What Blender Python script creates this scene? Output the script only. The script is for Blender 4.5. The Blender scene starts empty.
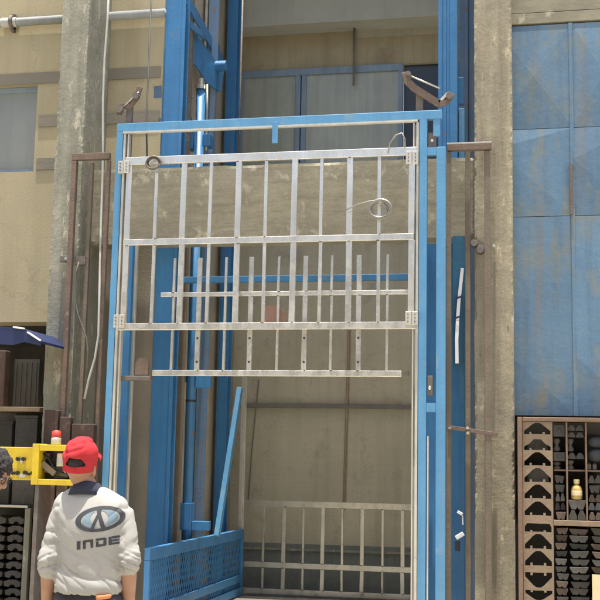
import bpy, bmesh, math, random
from mathutils import Vector, Matrix, noise
from mathutils.bvhtree import BVHTree
random.seed(7)
scene = bpy.context.scene
COL = scene.collection
rad = math.radians

# ------------------------------------------------------------------ camera
FPX, YAW, PITCH, ROLL = 1150.0, rad(11.8), rad(8.1), rad(1.12)
CAM = Vector((0, 0, 1.62))
fw = Vector((-math.sin(YAW) * math.cos(PITCH), math.cos(YAW) * math.cos(PITCH), math.sin(PITCH)))
r0 = Vector((math.cos(YAW), math.sin(YAW), 0)); u0 = r0.cross(fw)
rt = r0 * math.cos(ROLL) + u0 * math.sin(ROLL)
up = -r0 * math.sin(ROLL) + u0 * math.cos(ROLL)
cd = bpy.data.cameras.new('camera'); cam = bpy.data.objects.new('camera', cd); COL.objects.link(cam)
cd.sensor_width = 36; cd.lens = 36 * FPX / 600; cd.clip_end = 2000
M3 = Matrix((rt, up, -fw)).transposed()
cam.matrix_world = Matrix.Translation(CAM) @ M3.to_4x4()
scene.camera = cam

def P(x, y, Y):
    """point of the vertical plane Y = const that photo pixel (x, y) looks at"""
    d = rt * ((x - 300) / FPX) + up * (-(y - 300) / FPX) + fw
    return CAM + d * (Y / d.y)
def X(x, y, Y): return P(x, y, Y).x
def Z(x, y, Y): return P(x, y, Y).z
def V(x, y, z): return Vector((x, y, z))

# ------------------------------------------------------------------ world and light
SUN_EL, SUN_AZ = rad(85), Vector((0.10, -0.99))
w = bpy.data.worlds.new('World'); scene.world = w; w.use_nodes = True
nt = w.node_tree; bg = nt.nodes['Background']
sky = nt.nodes.new('ShaderNodeTexSky'); sky.sky_type = 'NISHITA'; sky.sun_disc = False
sky.sun_elevation = SUN_EL; sky.sun_rotation = math.atan2(SUN_AZ.x, SUN_AZ.y)
sky.dust_density = 4.5; sky.air_density = 0.85; sky.ozone_density = 0.6
nt.links.new(sky.outputs[0], bg.inputs[0]); bg.inputs[1].default_value = 0.15
sd = bpy.data.lights.new('sun', 'SUN'); sd.energy = 4.6; sd.angle = rad(0.55); sd.color = (1, 0.95, 0.87)
so = bpy.data.objects.new('sun', sd); COL.objects.link(so)
sv = Vector((SUN_AZ.x * math.cos(SUN_EL), SUN_AZ.y * math.cos(SUN_EL), math.sin(SUN_EL)))
so.rotation_euler = sv.to_track_quat('Z', 'Y').to_euler(); so.location = (0, 0, 30)
vs = scene.view_settings
scene.display_settings.display_device = 'sRGB'
vs.view_transform = 'Standard'; vs.look = 'None'; vs.exposure = 1.0; vs.gamma = 1; vs.use_curve_mapping = False

# ------------------------------------------------------------------ materials
MATS = {}
def mat(name, c1, c2=None, scale=4.0, rough=0.7, metal=0.0, bump=0.0, bscale=40.0, streak=0.0,
        spots=None, spz=0.8, sthr=0.62, sscale=6.0, detail=6, lo=0.35, hi=0.65, spec=0.5, grain=0.0, coat=0.0, soft=0.07, hst=0.0, chips=None, cthr=0.70, csc=30.0, crack=0.0):
    m = bpy.data.materials.new(name); m.use_nodes = True
    n = m.node_tree.nodes; L = m.node_tree.links
    b = n['Principled BSDF']
    b.inputs['Roughness'].default_value = rough; b.inputs['Metallic'].default_value = metal
    b.inputs['Specular IOR Level'].default_value = spec
    if coat: b.inputs['Coat Weight'].default_value = coat
    tc = n.new('ShaderNodeTexCoord'); src = tc.outputs['Object']
    c2 = c2 or tuple(x * 0.8 for x in c1)
    def nz(sc, det=detail, zs=1.0, rgh=0.6):
        mp = n.new('ShaderNodeMapping'); mp.inputs['Scale'].default_value = (sc, sc, sc * zs)
        L.new(src, mp.inputs[0])
        t = n.new('ShaderNodeTexNoise'); t.inputs['Scale'].default_value = 1; t.inputs['Detail'].default_value = det
        t.inputs['Roughness'].default_value = rgh
        L.new(mp.outputs[0], t.inputs['Vector']); return t
    def ramp(t, a, bb):
        r = n.new('ShaderNodeMapRange'); r.inputs[1].default_value = a; r.inputs[2].default_value = bb
        L.new(t.outputs[0], r.inputs[0]); return r
    def mix(fac, a, bb, fscale=1.0, mode='MIX'):
        x = n.new('ShaderNodeMix'); x.data_type = 'RGBA'; x.blend_type = mode
        if fac is not None:
            if fscale != 1.0:
                q = n.new('ShaderNodeMath'); q.operation = 'MULTIPLY'; q.inputs[1].default_value = fscale
                L.new(fac, q.inputs[0]); fac = q.outputs[0]
            L.new(fac, x.inputs[0])
        for i, v in ((6, a), (7, bb)):
            if isinstance(v, tuple): x.inputs[i].default_value = (*v, 1)
            else: L.new(v, x.inputs[i])
        return x.outputs[2]
    t = nz(scale); col = mix(ramp(t, lo, hi).outputs[0], tuple(c1), tuple(c2))
    if streak:
        s = nz(scale * 5, 4, 0.06); col = mix(ramp(s, 0.45, 0.75).outputs[0], col, tuple(x * 0.55 for x in c1), streak)
    if hst:
        s = nz(1.6, 5, 14.0); col = mix(ramp(s, 0.45, 0.7).outputs[0], col, tuple(x * 0.62 for x in c1), hst)
    if grain:
        g = nz(scale * 40, 3); col = mix(ramp(g, 0.4, 0.75).outputs[0], col, tuple(x * 0.5 for x in c2), grain)
    if spots:
        s = nz(sscale, 8, spz, 0.7); col = mix(ramp(s, sthr, sthr + soft).outputs[0], col, tuple(spots))
        rr = n.new('ShaderNodeMapRange'); rr.inputs[1].default_value = sthr; rr.inputs[2].default_value = sthr + soft
        rr.inputs[3].default_value = rough; rr.inputs[4].default_value = max(rough, 0.8)
        L.new(s.outputs[0], rr.inputs[0]); L.new(rr.outputs[0], b.inputs['Roughness'])
    if chips:
        s = nz(csc, 4, 0.5, 0.65); col = mix(ramp(s, cthr, cthr + 0.03).outputs[0], col, tuple(chips))
        s = nz(csc * 0.5, 3, 0.05, 0.6); col = mix(ramp(s, 0.60, 0.74).outputs[0], col, tuple(chips), 0.35)
    if crack:
        mp = n.new('ShaderNodeMapping'); L.new(src, mp.inputs[0])
        t_ = nz(3.0, 5); vm = n.new('ShaderNodeVectorMath'); vm.operation = 'MULTIPLY_ADD'; vm.inputs[1].default_value = (0.7, 0.7, 0.7)
        L.new(t_.outputs['Color'], vm.inputs[0]); L.new(mp.outputs[0], vm.inputs[2])
        vo = n.new('ShaderNodeTexVoronoi'); vo.feature = 'DISTANCE_TO_EDGE'; vo.inputs['Scale'].default_value = 0.55
        L.new(vm.outputs[0], vo.inputs['Vector'])
        q = n.new('ShaderNodeMapRange'); q.inputs[1].default_value = 0.0; q.inputs[2].default_value = 0.006; q.inputs[3].default_value = 1; q.inputs[4].default_value = 0
        L.new(vo.outputs['Distance'], q.inputs[0]); col = mix(q.outputs[0], col, tuple(x * 0.45 for x in c1), crack)
    L.new(col, b.inputs['Base Color'])
    if bump:
        t2 = nz(bscale, 8)
        bn = n.new('ShaderNodeBump'); bn.inputs['Strength'].default_value = bump; bn.inputs['Distance'].default_value = 0.02
        L.new(t2.outputs[0], bn.inputs['Height']); L.new(bn.outputs[0], b.inputs['Normal'])
    MATS[name] = m
    return m
def hx(r, g, b):   # sRGB 0-255 to linear
    f = lambda c: (c / 255 / 12.92) if c / 255 <= 0.04045 else ((c / 255 + 0.055) / 1.055) ** 2.4
    return (f(r), f(g), f(b))

mat('reflection_wall', (0.15, 0.13, 0.095), (0.12, 0.105, 0.08), 1.0, 0.9)  # dark walls of the added building, for contrast in the gate reflections
mat('ground_concrete', (0.46, 0.42, 0.33), (0.38, 0.35, 0.28), 0.8, 0.9, bump=0.3, grain=0.4)
mat('beige_render', (0.415, 0.36, 0.22), (0.37, 0.32, 0.20), 1.3, 0.92, bump=0.10, bscale=60, streak=0.35, spots=(0.34, 0.305, 0.205), sthr=0.5, soft=0.2, sscale=2.2, grain=0.18, crack=0.35)
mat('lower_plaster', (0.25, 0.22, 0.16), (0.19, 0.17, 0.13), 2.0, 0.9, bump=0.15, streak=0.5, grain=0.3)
mat('grey_band', (0.21, 0.19, 0.14), (0.18, 0.165, 0.13), 3, 0.9, bump=0.15)
mat('column_grey', (0.345, 0.335, 0.255), (0.245, 0.238, 0.185), 2.2, 0.95, bump=0.2, bscale=30, streak=1.0, spots=(0.45, 0.425, 0.32), spz=0.3, sthr=0.58, soft=0.08, sscale=12, grain=0.45, chips=(0.17, 0.16, 0.125), cthr=0.67, csc=14)
mat('column_warm', (0.365, 0.325, 0.225), (0.27, 0.24, 0.17), 2.2, 0.95, bump=0.2, bscale=30, streak=1.0, spots=(0.47, 0.41, 0.28), spz=0.3, sthr=0.58, soft=0.08, sscale=10, grain=0.45, chips=(0.18, 0.155, 0.11), cthr=0.67, csc=14)
mat('beam_concrete', (0.315, 0.29, 0.205), (0.235, 0.217, 0.155), 3, 0.95, bump=0.2, bscale=10, spots=(0.41, 0.38, 0.28), sthr=0.57, soft=0.10, sscale=7, grain=0.4, hst=0.75, chips=(0.16, 0.15, 0.11), cthr=0.68, csc=12)
mat('lintel_grey', (0.45, 0.45, 0.39), (0.39, 0.39, 0.34), 2, 0.9, bump=0.2, streak=0.2)
mat('brown_render', (0.455, 0.385, 0.235), (0.365, 0.305, 0.19), 1.6, 0.9, bump=0.2, spots=(0.27, 0.22, 0.145), sthr=0.55, soft=0.15, sscale=1.7, streak=0.5, grain=0.25)
mat('bay_wall', (0.50, 0.465, 0.345), (0.43, 0.40, 0.295), 1.5, 0.9, bump=0.25, streak=0.4, spots=(0.34, 0.315, 0.235), sthr=0.54, soft=0.12, sscale=3, grain=0.3, crack=0.3, hst=0.15)
mat('dado_dark', (0.22, 0.235, 0.21), (0.16, 0.17, 0.155), 5, 0.8, bump=0.3, grain=0.6, streak=0.4)
mat('shaft_wall', (0.44, 0.38, 0.26), (0.27, 0.235, 0.175), 1.5, 0.9, bump=0.2, streak=0.5)
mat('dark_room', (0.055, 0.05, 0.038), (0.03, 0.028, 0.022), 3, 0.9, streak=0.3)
BL = (0.062, 0.235, 0.455)
mat('blue_paint', (0.05, 0.208, 0.425), (0.038, 0.168, 0.36), 3, 0.45, bump=0.08, bscale=25, spots=(0.10, 0.18, 0.25), sthr=0.58, soft=0.16, sscale=8, streak=0.5, grain=0.25, chips=(0.16, 0.13, 0.11), cthr=0.67, csc=22)
mat('blue_bright', (0.105, 0.295, 0.485), (0.085, 0.25, 0.43), 3, 0.45, bump=0.08, bscale=25, streak=0.35, spots=(0.20, 0.29, 0.36), sthr=0.55, soft=0.2, sscale=7, grain=0.25, chips=(0.22, 0.22, 0.2), cthr=0.70, csc=26)
mat('blue_faded', (0.13, 0.19, 0.27), (0.09, 0.17, 0.28), 3, 0.6, spots=(0.16, 0.13, 0.10), sthr=0.58, sscale=14, bump=0.1, streak=0.4)
mat('window_blue', (0.25, 0.33, 0.41), (0.20, 0.27, 0.35), 4, 0.5, streak=0.4, chips=(0.2, 0.19, 0.16), csc=25)
mat('door_blue', (0.115, 0.21, 0.30), (0.095, 0.18, 0.27), 2.2, 0.7, spots=(0.185, 0.20, 0.165), spz=0.45, sthr=0.49, soft=0.18, sscale=3.6, bump=0.15, bscale=12, streak=0.55, grain=0.35, chips=(0.19, 0.15, 0.11), cthr=0.71, csc=9)
mat('door_blue_dull', (0.11, 0.195, 0.275), (0.09, 0.165, 0.245), 2.6, 0.7, spots=(0.165, 0.18, 0.15), spz=0.45, sthr=0.50, soft=0.18, sscale=4.4, bump=0.15, bscale=12, streak=0.55, grain=0.35, chips=(0.18, 0.14, 0.10), cthr=0.71, csc=9)
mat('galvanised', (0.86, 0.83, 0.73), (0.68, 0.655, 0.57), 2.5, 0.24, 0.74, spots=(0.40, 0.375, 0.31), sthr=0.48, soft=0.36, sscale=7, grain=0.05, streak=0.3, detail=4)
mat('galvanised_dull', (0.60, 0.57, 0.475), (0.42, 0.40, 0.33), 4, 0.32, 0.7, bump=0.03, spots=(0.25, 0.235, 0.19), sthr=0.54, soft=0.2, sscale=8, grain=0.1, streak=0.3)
mat('white_strip', (0.66, 0.635, 0.54), (0.54, 0.52, 0.45), 4, 0.35, 0.35, streak=0.5, spots=(0.36, 0.35, 0.31), sthr=0.6, soft=0.12, sscale=12, grain=0.25)
mat('rust', (0.175, 0.125, 0.09), (0.125, 0.09, 0.068), 8, 0.85, bump=0.25, bscale=60, spots=(0.23, 0.19, 0.14), sthr=0.6, sscale=10, streak=0.3)
mat('rust_dusty', (0.19, 0.155, 0.11), (0.15, 0.12, 0.088), 6, 0.85, bump=0.2, streak=0.4, grain=0.3)
mat('weld', (0.23, 0.19, 0.145), (0.14, 0.115, 0.09), 60, 0.6, 0.4, bump=0.3, bscale=120)
mat('iron_grey', (0.17, 0.15, 0.125), (0.12, 0.10, 0.085), 8, 0.6, 0.3, bump=0.2, spots=(0.20, 0.13, 0.09), sthr=0.6, sscale=20)
mat('stain_pipe', (0.33, 0.235, 0.165), (0.26, 0.19, 0.14), 6, 0.8)
mat('strip_grey', (0.17, 0.16, 0.14), rough=0.7)
mat('cable_dark', (0.05, 0.05, 0.045), rough=0.6)
mat('cable_white', (0.46, 0.46, 0.41), (0.38, 0.38, 0.34), 10, 0.6)
mat('wire', (0.36, 0.35, 0.31), (0.26, 0.25, 0.22), 10, 0.4, 0.6)
mat('pipe_grey', (0.34, 0.355, 0.34), (0.27, 0.285, 0.275), 5, 0.5, streak=0.3)
mat('yellow_paint', (0.66, 0.475, 0.02), (0.54, 0.38, 0.02), 7, 0.5, spots=(0.36, 0.26, 0.06), sthr=0.6, soft=0.12, sscale=12, bump=0.08, streak=0.25, grain=0.15)
mat('black_plastic', (0.025, 0.022, 0.02), rough=0.5)
mat('tan_plate', (0.27, 0.20, 0.13), (0.21, 0.155, 0.10), 7, 0.8, bump=0.2, spots=(0.165, 0.11, 0.07), sthr=0.56, soft=0.15, sscale=12, grain=0.3)
mat('rack_rust', (0.20, 0.13, 0.085), (0.16, 0.105, 0.07), 8, 0.85, bump=0.2, spots=(0.25, 0.19, 0.13), sthr=0.62, sscale=14)
mat('die_steel', (0.062, 0.057, 0.046), (0.04, 0.037, 0.03), 12, 0.65, 0.1, spots=(0.12, 0.095, 0.065), sthr=0.58, soft=.12, sscale=20, grain=0.3)
mat('sheet_grey', (0.11, 0.12, 0.12), (0.075, 0.08, 0.08), 9, 0.7, bump=0.1, grain=0.3)
mat('die_rusty', (0.115, 0.082, 0.055), (0.075, 0.055, 0.04), 14, 0.8, spots=(0.17, 0.12, 0.08), sthr=0.56, soft=.1, sscale=22, grain=0.3)
mat('die_grey', (0.10, 0.095, 0.08), (0.065, 0.06, 0.052), 12, 0.7, 0.1, spots=(0.13, 0.095, 0.06), sthr=0.55, soft=.12, sscale=18, grain=0.3)
mat('rack_back', (0.05, 0.045, 0.035), rough=0.9)
mat('tarp_blue', (0.014, 0.024, 0.085), (0.011, 0.019, 0.065), 5, 0.5, bump=0.15, bscale=8)
mat('glint_white', (0.80, 0.80, 0.80), (0.74, 0.74, 0.76), 5, 0.35)  # near-white for modelled glints and the sunlit canopy edge
mat('red_plastic', (0.50, 0.05, 0.035), (0.42, 0.04, 0.03), 6, 0.5)
mat('red_board', (0.095, 0.056, 0.042), (0.062, 0.04, 0.032), 5, 0.85, streak=0.6, spots=(0.13, 0.10, 0.075), sthr=0.55, soft=0.12, sscale=9, grain=0.3)
mat('pink_board', (0.34, 0.20, 0.145), (0.27, 0.16, 0.12), 6, 0.85)
mat('cream_card', (0.66, 0.57, 0.34), (0.6, 0.51, 0.3), 4, 0.8)
mat('cap_red', (0.44, 0.038, 0.044), (0.38, 0.032, 0.038), 20, 0.95, bump=0.12, bscale=500, spec=0.08)
mat('shirt', (0.365, 0.358, 0.33), (0.33, 0.323, 0.298), 5, 0.97, bump=0.10, bscale=260, spec=0.08, grain=0.1)
mat('collar_navy', (0.03, 0.035, 0.055), rough=0.95)
mat('skin', (0.36, 0.20, 0.125), (0.31, 0.165, 0.10), 18, 0.6, bump=0.06, bscale=200)
mat('hair', (0.016, 0.013, 0.012), (0.03, 0.026, 0.024), 60, 0.6, bump=0.9, bscale=140)
mat('trousers', (0.025, 0.026, 0.032), (0.035, 0.035, 0.04), 9, 0.9, bump=0.2, bscale=120)
mat('orange_cloth', (0.62, 0.24, 0.10), rough=0.9)
mat('print_dark', (0.045, 0.048, 0.055), rough=0.8)
mat('print_blue', (0.17, 0.245, 0.29), (0.15, 0.22, 0.265), 9, 0.9)
mat('print_pale', (0.50, 0.57, 0.60), rough=0.8)
mat('window_glass', (0.23, 0.25, 0.235), (0.28, 0.29, 0.255), 1.2, 0.28, spec=0.5, grain=0.15, streak=0.3)
mat('frosted_pane', (0.45, 0.465, 0.375), (0.36, 0.38, 0.32), 2.0, 0.2, streak=0.6)
mat('dark_pane', (0.035, 0.042, 0.055), rough=0.3)
mat('bottle_yellow', (0.50, 0.33, 0.04), (0.3, 0.24, 0.12), 25, 0.5, bump=0.2)
mat('sheet_blue', (0.035, 0.12, 0.20), (0.025, 0.09, 0.16), 5, 0.25, bump=0.1)
mat('bag_blue', (0.045, 0.052, 0.056), (0.03, 0.035, 0.038), 8, 0.85, bump=0.3)
mat('eye_white', (0.7, 0.68, 0.64), rough=0.3)

# ------------------------------------------------------------------ object helpers
def thing(name, label, cat, loc=(0, 0, 0), group=None):
    o = bpy.data.objects.new(name, None); COL.objects.link(o); o.location = loc; o.empty_display_size = 0.1
    o['label'] = label; o['category'] = cat
    if group: o['group'] = group
    return o
def tag(o, label, cat, group=None):
    o['label'] = label; o['category'] = cat
    if group: o['group'] = group
    return o
def wloc(o):
    p = Vector((0, 0, 0))
    while o: p += o.location; o = o.parent
    return p
class MB:
    def __init__(s): s.bm = bmesh.new()
    def box(s, x0, x1, y0, y1, z0, z1):
        x0, x1 = min(x0, x1), max(x0, x1); y0, y1 = min(y0, y1), max(y0, y1); z0, z1 = min(z0, z1), max(z0, z1)
        m = Matrix.Translation(((x0 + x1) / 2, (y0 + y1) / 2, (z0 + z1) / 2)) @ Matrix.Diagonal((x1 - x0, y1 - y0, z1 - z0, 1))
        bmesh.ops.create_cube(s.bm, size=1, matrix=m); return s
    def bar(s, a, b, w, h, ref=Vector((0, 1, 0))):
        """box beam a->b: w across (perpendicular to ref), h along ref"""
        a, b = Vector(a), Vector(b); d = b - a; ln = d.length; d.normalize()
        y = (ref - d * ref.dot(d)); y.normalize(); x = y.cross(d)
        m = Matrix((x, y, d)).transposed().to_4x4(); m.translation = (a + b) / 2
        bmesh.ops.create_cube(s.bm, size=1, matrix=m @ Matrix.Diagonal((w, h, ln, 1))); return s
    def cyl(s, a, b, r, r2=None, n=20):
        a, b = Vector(a), Vector(b); d = b - a
        q = d.to_track_quat('Z', 'Y').to_matrix().to_4x4(); q.translation = (a + b) / 2
        bmesh.ops.create_cone(s.bm, cap_ends=True, segments=n, radius1=r, radius2=r if r2 is None else r2, depth=d.length, matrix=q); return s
    def tube(s, pts, r, n=8, cap=True):
        pts = [Vector(p) for p in pts]; rings = []
        ref = Vector((0.13, 0.9, 0.31))
        for i, p in enumerate(pts):
            d = (pts[min(i + 1, len(pts) - 1)] - pts[max(i - 1, 0)]).normalized()
            x = ref.cross(d)
            if x.length < 1e-4: x = Vector((1, 0, 0)).cross(d)
            x.normalize(); y = d.cross(x)
            rr = r[i] if isinstance(r, (list, tuple)) else r
            rings.append([s.bm.verts.new(p + (x * math.cos(2 * math.pi * k / n) + y * math.sin(2 * math.pi * k / n)) * rr) for k in range(n)])
        for a, b in zip(rings, rings[1:]):
            for k in range(n): s.bm.faces.new((a[k], a[(k + 1) % n], b[(k + 1) % n], b[k]))
        if cap: s.bm.faces.new(rings[0][::-1]); s.bm.faces.new(rings[-1])
        return s
    def loft(s, rings):
        """rings: list of lists of points, equal length; capped"""
        R = [[s.bm.verts.new(p) for p in ring] for ring in rings]; n = len(R[0])
        for a, b in zip(R, R[1:]):
            for k in range(n): s.bm.faces.new((a[k], a[(k + 1) % n], b[(k + 1) % n], b[k]))
        s.bm.faces.new(R[0][::-1]); s.bm.faces.new(R[-1]); return s
    def ell(s, c, rx, ry, rz, rot=None, seg=24):
        m = Matrix.Translation(c)
        if rot is not None: m = m @ rot.to_4x4()
        bmesh.ops.create_uvsphere(s.bm, u_segments=seg, v_segments=seg // 2 + 2, radius=1, matrix=m @ Matrix.Diagonal((rx, ry, rz, 1))); return s
    def prism(s, pts, y0, y1):
        """polygon of (x, z) points thickened between two Y"""
        a = [s.bm.verts.new((p[0], y0, p[1])) for p in pts]; b = [s.bm.verts.new((p[0], y1, p[1])) for p in pts]
        s.bm.faces.new(a); s.bm.faces.new(b[::-1])
        for k in range(len(pts)):
            q = (k + 1) % len(pts); s.bm.faces.new((a[q], a[k], b[k], b[q]))
        return s
    def build(s, name, m, parent=None, smooth=False, bevel=0.0, keep=None):
        bmesh.ops.recalc_face_normals(s.bm, faces=s.bm.faces)
        off = wloc(parent) if parent else Vector((0, 0, 0))
        if parent is None:
            xs = [v.co for v in s.bm.verts]
            off = Vector(((min(c.x for c in xs) + max(c.x for c in xs)) / 2, (min(c.y for c in xs) + max(c.y for c in xs)) / 2, min(c.z for c in xs)))
        me = bpy.data.meshes.new(name)
        for v in s.bm.verts: v.co -= off
        if smooth:
            for f in s.bm.faces: f.smooth = True
        s.bm.to_mesh(me); s.bm.free()
        if isinstance(m, str): m = MATS[m]
        me.materials.append(m)
        o = bpy.data.objects.new(name, me); COL.objects.link(o)
        if parent: o.parent = parent
        else: o.location = off
        if bevel:
            bv = o.modifiers.new('edge', 'BEVEL'); bv.width = bevel; bv.segments = 2; bv.limit_method = 'ANGLE'
            if smooth: pass
        return o
def copy_tree(o, parent=None):
    c = o.copy(); COL.objects.link(c)
    if parent: c.parent = parent
    for ch in list(o.children): copy_tree(ch, c)
    return c
def rough_box(x0, x1, y0, y1, z0, z1, step, amp, edge, seed):
    """subdivided block with chipped, uneven faces and edges"""
    bm = bmesh.new()
    nx, ny, nz = max(2, int((x1 - x0) / step)), max(2, int((y1 - y0) / step)), max(2, int((z1 - z0) / step))
    def grid(f, a, b):
        vs_ = [[bm.verts.new(f(i / a, j / b)) for j in range(b + 1)] for i in range(a + 1)]
        for i in range(a):
            for j in range(b): bm.faces.new((vs_[i][j], vs_[i + 1][j], vs_[i + 1][j + 1], vs_[i][j + 1]))
    lx = lambda t: x0 + (x1 - x0) * t
    ly = lambda t: y0 + (y1 - y0) * t
    lz = lambda t: z0 + (z1 - z0) * t
    grid(lambda a, b: (lx(a), y0, lz(b)), nx, nz); grid(lambda a, b: (lx(a), y1, lz(b)), nx, nz)
    grid(lambda a, b: (x0, ly(a), lz(b)), ny, nz); grid(lambda a, b: (x1, ly(a), lz(b)), ny, nz)
    grid(lambda a, b: (lx(a), ly(b), z0), nx, ny); grid(lambda a, b: (lx(a), ly(b), z1), nx, ny)
    bmesh.ops.remove_doubles(bm, verts=bm.verts, dist=1e-5)
    cx, cy = (x0 + x1) / 2, (y0 + y1) / 2
    for v in bm.verts:
        c = v.co; q = Vector((c.x * 6 + seed, c.y * 6, c.z * 3.2))
        n1 = noise.noise(q) * amp + noise.noise(q * 4.3) * amp * 0.5
        ex = min(abs(c.x - x0), abs(c.x - x1)) < step * 0.6; ey = min(abs(c.y - y0), abs(c.y - y1)) < step * 0.6
        ez = min(abs(c.z - z0), abs(c.z - z1)) < step * 0.6
        k = 1.0
        if ex + ey + ez >= 2:
            e = max(0, noise.noise(Vector((seed, c.x * 3 * ez, c.z * 2.3))) * 1.1 + 0.12 + 0.5 * noise.noise(Vector((seed + 5, c.x * 9 * ez, c.z * 11))) + 0.35 * noise.noise(Vector((seed + 9, c.x * 23 * ez, c.z * 31)))) * edge
        else: e = 0
        v.co += Vector(((1 if c.x < cx else -1) * (e if ex else 0) + n1 * (1 if ex else 0.0), (e if ey else 0) * (1 if c.y < cy else -1) + n1 * (1 if ey else 0), 0))
        if ez and e: v.co.z += e * (1 if c.z < (z0 + z1) / 2 else -1)
    b = MB(); b.bm.free(); b.bm = bm; return b

# ================================================================== depths
YG = 9.20      # front gate plane
YC = 9.55      # front face of the concrete columns
YW = 10.10     # recessed beige wall
YM1, YM2 = 10.12, 12.3   # lift masts, front and rear rail
YB = 13.0      # back wall of the bay
TOP = 7.6

# ------------------------------------------------------------------ setting
g = MB(); g.box(-300, 300, -300, 300, -0.5, 0.0); o = g.build('ground', 'ground_concrete'); o['kind'] = 'structure'

ob = thing('reflection_building', 'added unseen building across the yard, reflected in the gates', 'building', (0, -18, 0))  # added behind the camera so the bare gate metal has something to reflect
m = MB(); m.box(-40, 40, -30, -18, 0, 9.6); m.build('wall', 'reflection_wall', ob)
for k in range(-8, 9):
    for z0 in (1.2, 4.2, 7.0):
        m = MB(); m.box(k * 4.4 - 0.8, k * 4.4 + 0.8, -18.0, -17.97, z0, z0 + 1.5); m.build('window', 'window_glass', ob)
# left column / right column
cxL0, cxL1 = X(60, 60, YC), X(87, 60, YC)
cxR0, cxR1 = X(474.5, 300, YC), X(513.5, 300, YC)
cl = rough_box(cxL0, cxL1, YC, YW + 0.05, 0, TOP, 0.022, 0.0025, 0.012, 3.1).build('concrete_column', 'column_grey')
tag(cl, 'grey streaky concrete column left of the lift with white cable down its side', 'column', 'concrete columns flanking the lift bay')
cr = rough_box(cxR0, cxR1, YC, YW + 0.05, 0, TOP, 0.022, 0.003, 0.013, 9.7).build('concrete_column', 'column_warm')
tag(cr, 'tan concrete column with ragged chipped left edge beside blue steel door', 'column', 'concrete columns flanking the lift bay')
cr.name = 'concrete_column.001'

# beige wall with bands, window; opening under the canopy
bayL = X(158, 200, YW)
zopen = Z(20, 322, YW)
zlow = Z(270, 241, YC + 0.2) + 0.3
bw = thing('rendered_wall', 'beige rendered wall with two grey bands and blue-grey window at upper left', 'wall', (-6, YW, 0))
m = MB()
winx0, winx1 = X(-40, 120, YW), X(36, 120, YW); winz1, winz0 = Z(10, 84.5, YW), Z(10, 172, YW)
m.box(-14, winx0, YW, YW + 0.3, zopen, TOP); m.box(winx1, cxL0 + 0.05, YW, YW + 0.3, zopen, TOP); m.box(cxL0 + 0.051, bayL, YW, YW + 0.3, zlow, TOP)
m.box(winx0, winx1, YW, YW + 0.3, winz1, TOP); m.box(winx0, winx1, YW, YW + 0.3, zopen, winz0)
m.build('wall', 'beige_render', bw)
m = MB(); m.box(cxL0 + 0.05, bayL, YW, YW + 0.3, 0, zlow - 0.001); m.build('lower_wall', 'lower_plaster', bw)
for (ya, yb) in ((72.5, 83.5), (115.5, 127)):
    z1, z0 = Z(45, ya, YW), Z(45, yb, YW); m = MB()
    if ya < 80: m.box(-14, bayL - 0.02, YW - 0.012, YW + 0.002, z0, z1)
    else: m.box(winx1 + 0.03, bayL - 0.02, YW - 0.012, YW + 0.002, z0, z1); m.box(-14, winx0 - 0.03, YW - 0.012, YW + 0.002, z0, z1)
    m.build('band', 'grey_band', bw, bevel=0.003)
wz0 = Z(45, 158, YW); m = MB(); m.box(winx1 + 0.03, cxL0 + 0.03, YW - 0.012, YW + 0.002, Z(45, 170, YW), wz0); m.build('band', 'grey_band', bw, bevel=0.003)
fr = MB()
t = 0.05
fr.box(winx0, winx1, YW + 0.10, YW + 0.16, winz1 - t, winz1 - 0.002); fr.box(winx0, winx1, YW + 0.10, YW + 0.16, winz0 + 0.002, winz0 + t)
fr.box(winx1 - t * .6, winx1 - 0.002, YW + 0.10, YW + 0.16, winz0 + t, winz1 - t); fr.box(winx0 + 0.002, winx0 + t, YW + 0.10, YW + 0.16, winz0 + t, winz1 - t)
wf = fr.build('window', 'window_blue', bw, bevel=0.003)
m = MB(); m.box(winx0 + t, winx1 - t * .6, YW + 0.125, YW + 0.135, winz0 + t, winz1 - t); m.build('pane', 'window_glass', wf)

# dark workshop recess under the canopy
dr = thing('workshop_recess', 'dark open workshop recess under the blue canopy left of the column', 'room', (-5, YW + 1.5, 0))
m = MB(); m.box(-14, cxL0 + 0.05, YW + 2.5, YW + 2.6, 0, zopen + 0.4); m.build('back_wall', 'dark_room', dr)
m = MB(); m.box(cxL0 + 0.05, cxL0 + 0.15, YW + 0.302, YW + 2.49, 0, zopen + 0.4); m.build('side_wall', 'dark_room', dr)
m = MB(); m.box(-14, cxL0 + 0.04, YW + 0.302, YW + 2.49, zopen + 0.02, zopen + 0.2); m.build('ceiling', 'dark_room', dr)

# bay: side wall, back wall, added roof
bayR = X(474, 300, YC) + 0.1
sw = thing('shaft_wall', 'dirty beige side wall of the lift bay behind the left mast', 'wall', (bayL, YW, 0))
m = MB(); m.box(bayL - 0.2, bayL - 0.002, YW + 0.303, YB, 0, TOP); m.build('wall', 'shaft_wall', sw)
zl0, zl1 = Z(340, 22.5, YB - 0.3), TOP
bk = thing('bay_back_wall', 'shaded grey-brown back wall of the lift bay with blue framed window', 'wall', (-2, YB, 0))
wx0, wx1 = X(239, 110, YB), X(439, 110, YB) + 0.2; wz1, wz0 = Z(340, 67, YB), Z(340, 190, YB)
m = MB(); m.box(bayL - 0.2, bayR + 0.4, YB, YB + 0.3, wz1, TOP); m.build('upper_wall', 'brown_render', bk)
zd = Z(330, 545, YB)
m = MB(); m.box(bayL - 0.2, bayR + 0.4, YB, YB + 0.3, zd, wz0); m.box(bayL - 0.2, wx0, YB, YB + 0.3, wz0, wz1)
m.build('lower_wall', 'bay_wall', bk)
m = MB(); m.box(bayL - 0.2, bayR + 0.4, YB - 0.015, YB + 0.3, 0, zd); m.build('dado', 'dado_dark', bk)
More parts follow.
